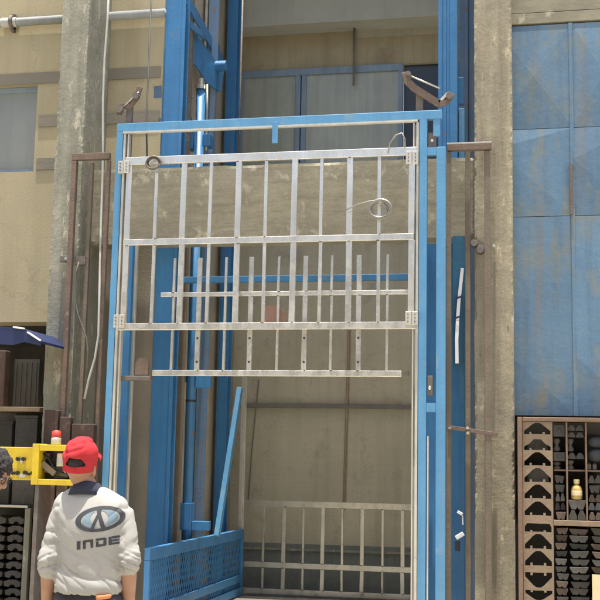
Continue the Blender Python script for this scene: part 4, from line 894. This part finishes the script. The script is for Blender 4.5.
m = MB(); m.tube([P(43, 453, YY + .04), P(49, 459, YY + .03), P(57, 474, YY + .03), P(70, 468, YY + .03), P(78, 455, YY + .04)], 0.007); m.build('wiring', 'black_plastic', ym, smooth=True)
m = MB(); c = P(21.5, 461, YY - 0.01); m.box(c.x - 0.012, c.x + 0.008, YY - 0.006, YY - 0.001, c.z - 0.02, c.z + 0.03); c = P(22, 476, YY - .01); m.box(c.x - 0.03, c.x + 0.03, YY - 0.006, YY - 0.001, c.z - 0.012, c.z + 0.02); m.build('label_plate', 'white_strip', ym)
m = MB(); m.box(yx(37), yx(41), YY - 0.02, YY + 0.1, 0, yz(485)); m.build('leg', 'iron_grey', ym); m = MB(); m.box(yx(-28), yx(-23), YY, YY + 0.1, 0, yz(481)); m.build('leg', 'iron_grey', ym)
bt = thing('spray_bottle', 'white bottle with red cap standing on the yellow frame', 'bottle', P(53, 444, YY + 0.04))
c = yx(53); z0 = yz(444.3); q = MB(); lathe(q, c, YY + 0.04, [(0.038, z0), (0.042, z0 + 0.01), (0.042, z0 + 0.05), (0.036, z0 + 0.062)]); q.build('body', 'white_strip', bt, smooth=True)
q = MB(); lathe(q, c, YY + 0.04, [(0.038, z0 + 0.063), (0.04, z0 + 0.075), (0.036, z0 + 0.11), (0.016, z0 + 0.12)]); q.build('cap', 'red_plastic', bt, smooth=True)
pc = thing('paint_can', 'small pale can with paper label inside the yellow frame', 'can', P(59.5, 466, YY + 0.04))
q = MB(); c = yx(59.5); lathe(q, c, YY + 0.03, [(0.036, yz(466)), (0.036, yz(454)), (0.03, yz(452.8))]); q.build('body', 'cream_card', pc, smooth=False)
q = MB(); lathe(q, c, YY + 0.03, [(0.0375, yz(464)), (0.0375, yz(457))]); q.build('label', 'white_strip', pc)

# ------------------------------------------------------------------ people
def remesh(parts, voxel, smooth_it, fn=None):
    """join closed parts (an MB) into one continuous surface"""
    bmesh.ops.recalc_face_normals(parts.bm, faces=parts.bm.faces)
    me = bpy.data.meshes.new('tmp'); parts.bm.to_mesh(me); parts.bm.free()
    o = bpy.data.objects.new('tmp', me); COL.objects.link(o)
    r = o.modifiers.new('r', 'REMESH'); r.mode = 'VOXEL'; r.voxel_size = voxel
    s = o.modifiers.new('s', 'SMOOTH'); s.iterations = smooth_it; s.factor = 0.5
    dg = bpy.context.evaluated_depsgraph_get(); m2 = bpy.data.meshes.new_from_object(o.evaluated_get(dg))
    bpy.data.objects.remove(o); bpy.data.meshes.remove(me)
    b = MB(); b.bm.from_mesh(m2); bpy.data.meshes.remove(m2)
    if fn:
        b.bm.normal_update()
        for v in b.bm.verts: v.co += fn(v.co, v.normal)
    return b
def ring(c, a, b, ax, ay, n=20): return [c + ax * a * math.cos(2 * math.pi * k / n) + ay * b * math.sin(2 * math.pi * k / n) for k in range(n)]
def limb(q, pts, rs, n=14):
    pts = [Vector(p) for p in pts]; R_ = []
    for i, p in enumerate(pts):
        d = (pts[min(i + 1, len(pts) - 1)] - pts[max(i - 1, 0)]).normalized(); x = d.cross(Vector((0.02, 1, 0.03))).normalized(); y = d.cross(x)
        r = rs[i] if isinstance(rs[i], tuple) else (rs[i], rs[i]); R_.append(ring(p, r[0], r[1], x, y, n))
    q.loft(R_)
    for e in (0, -1):
        r = rs[e] if isinstance(rs[e], tuple) else (rs[e], rs[e]); q.ell(pts[e], min(r) * .98, min(r) * .98, min(r) * .98, seg=14)
def hand(q, wrist, d, side, out):
    """palm and five bent fingers hanging along d; out = thumb direction"""
    d = d.normalized(); out = (out - d * out.dot(d)).normalized(); nrm = d.cross(out)
    limb(q, [wrist, wrist + d * 0.045, wrist + d * 0.09], [(0.026, 0.02), (0.04, 0.017), (0.038, 0.014)])
    for k, (o_, ln) in enumerate(((0.03, 0.070), (0.010, 0.080), (-0.010, 0.074), (-0.029, 0.058))):
        b = wrist + d * 0.085 + out * o_; c = -nrm * side
        limb(q, [b, b + d * ln * .45 + c * 0.006, b + d * ln * .8 + c * 0.02, b + d * ln + c * 0.036], [0.0095, 0.009, 0.008, 0.0065], 8)
    b = wrist + d * 0.03 + out * 0.03
    limb(q, [b, b + out * 0.028 + d * 0.025, b + out * 0.034 + d * 0.06], [0.013, 0.011, 0.008], 8)
def head_parts(q, hc, R):
    """head in its own frame: +y face, z up; R rotation matrix"""
    def H(x, y, z): return hc + R @ Vector((x, y, z))
    q.ell(H(0, -0.008, 0.02), 0.075, 0.095, 0.098, R); q.ell(H(0, 0.02, -0.055), 0.058, 0.07, 0.068, R); q.ell(H(0, 0.06, -0.085), 0.03, 0.03, 0.026, R)
    q.ell(H(0, 0.098, -0.03), 0.014, 0.02, 0.02, R); q.ell(H(0, 0.09, -0.005), 0.009, 0.014, 0.03, R)       # nose
    q.ell(H(0, 0.085, 0.02), 0.05, 0.012, 0.01, R)                                                           # brow
    q.ell(H(0, 0.083, -0.062), 0.024, 0.012, 0.006, R); q.ell(H(0, 0.081, -0.073), 0.02, 0.012, 0.006, R)    # lips
    for s in (-1, 1): q.ell(H(s * 0.078, -0.01, -0.02), 0.010, 0.019, 0.032, R @ Matrix.Rotation(rad(s * 18), 3, 'Z'))
    return H
def person(label, base, yaw, j, shirt_cols, hat, logo=None):
    """j: joint table in body frame (x right, y forward, z up)"""
    Rz = Matrix.Rotation(yaw, 3, 'Z')
    W = lambda p: base + Rz @ Vector(p)
    root = thing('person', label, 'person', base)
    hR = Rz @ j['head_rot']; hcn = W(j['head'])
    b = MB()
    H = head_parts(b, hcn, hR)
    limb(b, [W(j['neck']), (W(j['neck']) + hcn) / 2 + V(0, 0, -0.02), hcn + hR @ Vector((0, -0.015, -0.04))], [0.058, 0.054, 0.056])
    sp = j['spine']
    limb(b, [W(p) for p in sp], [(0.12, 0.09), (0.125, 0.09), (0.13, 0.095), (0.15, 0.09), (0.10, 0.06)], 20)
    for s in (0, 1):
        sh, el, wr = j['arms'][s]; d = (Vector(wr) - Vector(el)).normalized()
        limb(b, [W(sp[3]) * .4 + W(sh) * .6, W(sh), (W(sh) + W(el)) / 2, W(el), W(el) * .75 + W(wr) * .25, W(el) * .3 + W(wr) * .7, W(wr)], [0.05, 0.046, 0.042, 0.037, 0.042, 0.035, (0.029, 0.024)])
        hand(b, W(wr), Rz @ d, 1 if s else -1, Rz @ Vector((0.25 if s == 0 else -0.25, 0.9, 0)))
        hp, kn, an = j['legs'][s]
        limb(b, [W(hp), (W(hp) + W(kn)) / 2, W(kn), W(kn) * .7 + W(an) * .3, W(an)], [0.078, 0.07, 0.052, 0.052, 0.036])
        limb(b, [W(an) + V(0, 0, -0.02), W(Vector(an) + Vector((0, 0.1, -0.045)))], [0.036, 0.03])
    remesh(b, 0.0065, 4).build('body', 'skin', root, smooth=True)
    for s in (-1, 1):
        e = MB(); e.ell(H(s * 0.031, 0.076, 0.0), 0.013, 0.011, 0.009, hR); eo = e.build('eye', 'eye_white', root, smooth=True)
        e = MB(); e.ell(H(s * 0.031, 0.0855, 0.0), 0.005, 0.003, 0.005, hR); e.build('iris', 'black_plastic', eo, smooth=True)
    # trousers and shoes
    q = MB(); limb(q, [W(p) for p in (sp[0] + Vector((0, 0, -0.06)), sp[0] + Vector((0, 0, 0.0)), sp[0] + Vector((0, 0, 0.045)))], [(0.163, 0.118), (0.163, 0.118), (0.14, 0.10)], 22)
    for s in (0, 1):
        hp, kn, an = j['legs'][s]
        limb(q, [W(hp), (W(hp) + W(kn)) / 2, W(kn), W(kn) * .5 + W(an) * .5, W(an) + V(0, 0, 0.02)], [0.097, 0.088, 0.07, 0.066, 0.06])
    def tf(c, n_): return n_ * (noise.noise(c * 9) * 0.008 + noise.noise(Vector((c.x * 6, c.y * 6, c.z * 22))) * 0.004)
    remesh(q, 0.011, 3, tf).build('trousers', 'trousers', root, smooth=True)
    for s in (0, 1):
        an = Vector(j['legs'][s][2]); q = MB(); limb(q, [W(an + Vector((0, -0.04, -0.04))), W(an + Vector((0, 0.06, -0.045))), W(an + Vector((0, 0.15, -0.055)))], [0.045, 0.046, 0.036])
        remesh(q, 0.008, 2).build('shoe', 'black_plastic', root, smooth=True)
    # shirt
    q = MB(); R_ = []
    for (p, a, bb) in j['torso']:
        R_.append(ring(W(p), a, bb, Rz @ Vector((1, 0, 0)), Rz @ j.get('tilt', Matrix.Identity(3)) @ Vector((0, 1, 0)), 32))
    q.loft(R_)
    for s in (0, 1):
        sh, el, wr = [Vector(v) for v in j['arms'][s]]
        cuff = el + (wr - el) * j['cuff']
        limb(q, [W(sh + (Vector(sp[3]) - sh) * .45 + Vector((0, 0, 0.012))), W(sh), W(sh + (el - sh) * .5), W(el), W(cuff)], [0.060, 0.065, 0.061, 0.056, 0.052], 18)
        limb(q, [W(cuff + (el - cuff).normalized() * 0.05), W(cuff)], [0.058, 0.055], 18)
    folds = j['folds']
    def sf(c, n_):
        l = Rz.transposed() @ (c - base); return n_ * folds(l)
    sm = remesh(q, 0.0065, 16, sf)
    sm.bm.normal_update(); bvh = BVHTree.FromBMesh(sm.bm)
    sh_o = sm.build('shirt', shirt_cols[0], root, smooth=True)
    sb = sh_o.modifiers.new('sub', 'SMOOTH'); sb.iterations = 1
    # collar band
    q = MB(); c0 = W(j['neck'])
    q.loft([ring(c0 + V(0, 0, dz) + Rz @ Vector((0, dy, 0)), a, bb, Rz @ Vector((1, 0, 0)), Rz @ Vector((0, 1, -0.25)), 28) for dz, dy, a, bb in ((-0.04, -0.012, 0.105, 0.088), (-0.005, -0.008, 0.087, 0.078), (0.024, -0.004, 0.070, 0.068), (0.03, -0.002, 0.064, 0.062))])
    q.build('collar', shirt_cols[1], root, smooth=True)
    return root, sh_o, bvh, H, hR, W
def mk_folds(seed):
    def crease(p, k):   # sharp valleys between soft pillows, as in cloth
        return -max(0.0, 1 - abs(noise.noise(p)) * k) ** 2
    def folds(l):
        a = abs(l.x); sg = 1 if l.x > 0 else -1
        f = noise.noise(Vector((l.x * 6 + seed, l.y * 6, l.z * 5))) * 0.003
        # long pulls running down from the shoulder blades to the opposite hip
        u, v = l.x * 0.55 + l.z * 0.83, l.x * 0.83 - l.z * 0.55
        low = max(0, min(1, (1.30 - l.z) / 0.2)) if a < 0.19 else 0
        f += low * 0.003 + low * 0.011 * crease(Vector((u * 13 + seed, v * 3.2, 0.3)), 3.5)
        f += low * 0.007 * crease(Vector((u * 27 + seed, v * 6, 4.3)), 4)
        # pulls from the armpits
        arm = max(0, 1 - abs(a - 0.16) / 0.06) * max(0, 1 - abs(l.z - 1.27) / 0.13)
        f += arm * 0.012 * crease(Vector((a * 9 + seed, l.y * 4, l.z * 15 - a * 14)), 3)
        # gathers on the pushed-up sleeves
        if a > 0.15:
            k2 = max(0, 1 - abs(l.z - 1.10) / 0.10)
            f += 0.004 + k2 * 0.006
            f += k2 * 0.012 * crease(Vector((l.x * 9 + seed, l.y * 9, l.z * 34 + sg * l.x * 8)), 2.6)
            f += 0.007 * crease(Vector((l.x * 7, l.y * 7 + seed, l.z * 13)), 3.5)
        return f
    return folds

# the capped man, back to us
hp_ = P(83, 462, 5.62)
mb_ = Vector((hp_.x + 0.062, 5.62, 0))
MYAW = rad(8)
J = dict(head=(-0.062, -0.028, 1.59), neck=(-0.028, -0.005, 1.468), head_rot=Matrix.Rotation(rad(-10), 3, 'Z') @ Matrix.Rotation(rad(12), 3, 'X') @ Matrix.Rotation(rad(6), 3, 'Y'),
         spine=[Vector(v) for v in ((0, 0, 0.92), (0, 0, 1.02), (0, 0.0, 1.15), (0, -0.005, 1.33), (0, 0, 1.44))],
         arms=[((-0.158, 0, 1.325), (-0.200, -0.03, 1.10), (-0.222, 0.05, 0.86)), ((0.158, 0, 1.335), (0.205, -0.03, 1.125), (0.198, 0.04, 0.87))],
         legs=[((-0.09, 0, 0.90), (-0.10, 0.01, 0.48), (-0.105, -0.01, 0.09)), ((0.09, 0, 0.90), (0.10, 0.03, 0.48), (0.11, 0.02, 0.09))],
         torso=[((-0.005, 0, 0.955), .170, .124), ((0, 0, 0.99), .177, .130), ((0, 0, 1.02), .172, .127), ((0, 0, 1.08), .172, .125), ((0, -0.004, 1.18), .176, .128), ((0, -0.012, 1.26), .185, .13), ((0, -0.014, 1.32), .192, .124),
                ((-.002, -0.010, 1.37), .200, .113), ((-.005, -0.006, 1.41), .186, .10), ((-.012, -0.004, 1.44), .158, .088), ((-.018, -0.004, 1.462), .122, .076), ((-.024, -0.004, 1.482), .085, .066)],
         cuff=0.12, folds=mk_folds(2.3))
man, shirt, bvh, H, hR, W = person('man seen from behind in red cap and pale grey sweatshirt with oval back print', mb_, MYAW, J, ('shirt', 'collar_navy'), 'cap')
# hem band, orange underlayer
q = MB(); q.loft([ring(W((0.10, -0.02, z)), a, b_, Vector((1, 0, 0.1)), Vector((0, 1, 0)), 20) for z, a, b_ in ((0.936, .045, .108), (0.957, .047, .111))]); q.build('undershirt', 'orange_cloth', man, smooth=True)
# hair below the cap
q = MB(); q.ell(H(0, -0.014, 0.022), 0.0775, 0.094, 0.075, hR); q.build('hair', 'hair', man, smooth=True)
# cap crown: dome with half-moon opening at the back and a strap
bm = bmesh.new(); NU, NV = 56, 24; grid = []
for j_ in range(NV + 1):
    v_ = j_ / NV; row = []
    for i in range(NU):
        th = 2 * math.pi * i / NU; ang = v_ * math.pi / 2 * 1.17
        rr = math.sin(min(ang, math.pi / 2)) if ang < math.pi / 2 else 1 - (ang - math.pi / 2) * 0.12
        z = 0.095 * math.cos(ang) ** (1.0) if ang < math.pi / 2 else -0.22 * (ang - math.pi / 2)
        sq = 1 + 0.05 * math.cos(6 * th) * (1 - v_)
        x = 0.0845 * rr * math.cos(th) * sq; y = -0.010 + 0.104 * rr * math.sin(th) * sq
        z *= 1.10; p = Vector((x, y, z + 0.045))
        f = noise.noise(Vector((x * 17 + 4, y * 17, z * 17))) * 0.006 - 0.010 * (1 - abs(noise.noise(Vector((x * 14 + z * 9, y * 9, z * 22 - x * 8))))) ** 6 + 0.004 + 0.0 * math.sin(z * 120) * max(0, math.sin(v_ * math.pi)) * max(0.0, noise.noise(p * 14 + Vector((2, 0, 0))) + 0.4)
        p += Vector((math.cos(th), math.sin(th), 0.6)).normalized() * f
        row.append(bm.verts.new(H(*p)) if j_ else None)
    grid.append(row)
top = bm.verts.new(H(0, -0.01, 0.142))
for i in range(NU): bm.faces.new((top, grid[1][i], grid[1][(i + 1) % NU]))
back = NU * 3 // 4
for j_ in range(1, NV):
    for i in range(NU):
        k = ((i - back + NU // 2) % NU) - NU // 2 + 0.5 ; k -= 1.5
        u_ = k / 5.2; vv = (j_ + 0.5 - (NV - 2.0)) / 3.2     # opening above the strap
        if -1 < u_ < 1 and vv < 0 and (u_ * u_ + vv * vv) < 1: continue
        bm.faces.new((grid[j_][i], grid[j_][(i + 1) % NU], grid[j_ + 1][(i + 1) % NU], grid[j_ + 1][i]))
q = MB(); q.bm.free(); q.bm = bm; cap = q.build('cap', 'cap_red', man, smooth=True)
sm_ = cap.modifiers.new('t', 'SOLIDIFY'); sm_.thickness = 0.004; ss_ = cap.modifiers.new('s', 'SUBSURF'); ss_.levels = 1; ss_.render_levels = 1
q = MB(); q.ell(H(0, -0.01, 0.143), 0.009, 0.009, 0.005, hR); q.build('button', 'cap_red', cap, smooth=True)
bm = bmesh.new(); pr = []
for i in range(13):
    t_ = -1 + i / 6; x = 0.085 * t_; yb0 = 0.085 * math.sqrt(max(0, 1 - t_ * t_ * 0.75)); L_ = 0.07 * math.sqrt(max(0, 1 - t_ * t_)) 
    pr.append((bm.verts.new(H(x, yb0, 0.05 - 0.012 * t_ * t_)), bm.verts.new(H(x, yb0 + L_ + 0.005, 0.042 - 0.02 * t_ * t_))))
for a, b in zip(pr, pr[1:]): bm.faces.new((a[0], b[0], b[1], a[1]))
q = MB(); q.bm.free(); q.bm = bm; pk = q.build('peak', 'cap_red', cap, smooth=True); s_ = pk.modifiers.new('t', 'SOLIDIFY'); s_.thickness = 0.004

# back print: fine cells laid on the cloth
Rm = Matrix.Rotation(MYAW, 3, 'Z')
cl_ = P(99.0, 519, 5.5); lc = Rm.transposed() @ (Vector((cl_.x, 5.5, cl_.z)) - mb_)
def lay(pred, name, mt, off, cell=0.0016, half=(0.16, 0.14)):
    bm = bmesh.new(); cache = {}
    nx, nz = int(half[0] / cell), int(half[1] / cell)
    def vert(i, k):
        if (i, k) in cache: return cache[(i, k)]
        o_ = W((lc.x + i * cell, -0.6, lc.z + k * cell)); d = Rm @ Vector((0, 1, 0))
        hit = bvh.ray_cast(o_, d); v = None
        if hit[0] is not None: v = bm.verts.new(hit[0] - d * off)
        cache[(i, k)] = v; return v
    for i in range(-nx, nx):
        for k in range(-nz, nz):
            if pred((i + .5) * cell, (k + .5) * cell):
                vs_ = [vert(i, k), vert(i + 1, k), vert(i + 1, k + 1), vert(i, k + 1)]
                if all(vs_): bm.faces.new(vs_)
    q = MB(); q.bm.free(); q.bm = bm; return q.build(name, mt, shirt)
ca, sa = math.cos(rad(9)), math.sin(rad(9))
S_ = 1 / 206.0     # metres per photo pixel at the man's back
def rot(u, v): return u * ca + v * sa, -u * sa + v * ca
def ell_(u, v, a, b, cu=0, cv=0): return ((u - cu) / a) ** 2 + ((v - cv) / b) ** 2
def A_shape(u, v):
    # peaked mark, thick legs, open foot
    h0, h1 = -11 * S_, 9.5 * S_
    if not h0 < v < h1: return False
    t_ = (v - h0) / (h1 - h0); xl = (-8.6 + 8.0 * t_) * S_; xr = (7.8 - 8.0 * t_) * S_; wd = (4.6 - 1.2 * t_) * S_
    return (xl < u < xl + wd * .75 and t_ < 1) or (xr - wd < u < xr) or (t_ > .82 and xl < u < xr)
def R_out(u, v):
    u, v = rot(u, v); return ell_(u, v, 24.5 * S_, 12.8 * S_) < 1 and ell_(u, v, 19.2 * S_, 9.6 * S_, 0.6 * S_, 0) > 1
def R_in(u, v):
    u0, v0 = u, v; u, v = rot(u, v); return ell_(u, v, 17.6 * S_, 8.6 * S_, .6 * S_) < 1 and (ell_(u, v, 9 * S_, 8.6 * S_) > 1) and not A_shape(u0, v0)
lay(R_out, 'print_ring', 'print_dark', 0.0018); lay(R_in, 'print_oval', 'print_blue', 0.0016)
lay(lambda u, v: A_shape(u, v - 0.0), 'print_mark', 'print_dark', 0.0024)
def letters(u, v):
    u -= -0.5 * S_; v -= -24.0 * S_; u, v = rot(u, v); u /= S_; v /= S_
    H_ = 4.2
    if not -H_ < v < H_: return False
    u += v * -0.12; s = 2.6; hb = 2.2   # stroke widths
    # I
    if -21.5 < u < -17.5: return True
    # N as an arch
    if -15 < u < -4.5: return u < -15 + 2.9 or u > -4.5 - 2.9 or v > H_ - hb
    # D with an open upper left
    if -2 < u < 8.5:
        if v > H_ - hb and u < 7.5: return True
        if v < -H_ + hb and u < 7.5: return True
        if u > 8.5 - 2.9: return abs(v) < H_ - 0.6
        return u < -2 + 2.9 and v < 1.2
    # E
    if 10.5 < u < 20.5: return u < 10.5 + 2.9 or v > H_ - hb or v < -H_ + hb or abs(v) < 1.0
    return False
lay(letters, 'print_lettering', 'print_dark', 0.0018, half=(0.15, 0.17))

# second person, bowed, cut by the left edge of the photo
hp2 = P(-7, 471, 5.9)
hd2 = (0.0, 0.40, 1.30)
b2 = Vector((hp2.x - 0.40, 5.9, hp2.z - 1.30))
b2.z = 0
zz = hp2.z
J2 = dict(head=(0.0, 0.42, zz), neck=(0, 0.30, zz - 0.10), head_rot=Matrix.Rotation(rad(-32), 3, 'X'),
          spine=[Vector(v) for v in ((0, -0.10, 0.92), (0, -0.07, 1.02), (0, 0.0, 1.14), (0, 0.12, 1.27), (0, 0.2, zz - 0.22))],
          arms=[((-0.19, 0.15, zz - 0.25), (-0.20, 0.05, 1.0), (-0.16, 0.10, 0.78)), ((0.19, 0.15, zz - 0.25), (0.20, 0.05, 1.0), (0.16, 0.10, 0.78))],
          legs=[((-0.09, -0.1, 0.90), (-0.10, -0.05, 0.48), (-0.105, -0.08, 0.09)), ((0.09, -0.1, 0.90), (0.10, -0.05, 0.48), (0.11, -0.07, 0.09))],
          torso=[((0, -0.09, 0.94), .172, .125), ((0, -0.07, 1.02), .17, .122), ((0, 0.0, 1.14), .176, .125), ((0, 0.08, 1.25), .187, .12), ((0, 0.15, 1.33), .187, .11), ((0, 0.2, zz - 0.17), .15, .09), ((0, 0.25, zz - 0.13), .10, .075), ((0, 0.28, zz - 0.11), .07, .06)],
          cuff=0.1, folds=mk_folds(5.1))
b2.x = hp2.x - 0.42
p2, shirt2, bvh2, H2, hR2, W2 = person('person with dark curly hair leaning in at the left edge of the photo', Vector((b2.x, 5.9, 0)), rad(-90), J2, ('pipe_grey', 'collar_navy'), None)
q = MB(); q.ell(H2(0, -0.014, 0.03), 0.088, 0.103, 0.098, hR2, seg=72)
for v in q.bm.verts:
    n_ = (v.co - H2(0, -0.014, 0.03)).normalized(); v.co += n_ * (noise.noise(v.co * 34) * 0.016 + noise.noise(v.co * 90) * 0.009)
q.build('hair', 'hair', p2, smooth=True)
q = MB()
for s in (-1, 1):
    c = H2(s * 0.034, 0.098, 0.0); q.tube([c + hR2 @ Vector((0.024 * math.cos(k * math.pi / 8), 0, 0.02 * math.sin(k * math.pi / 8))) for k in range(17)], 0.003, 6); q.tube([H2(s * 0.058, 0.096, 0.004), H2(s * 0.08, 0.0, 0.0)], 0.003, 6)
q.build('glasses', 'black_plastic', p2)
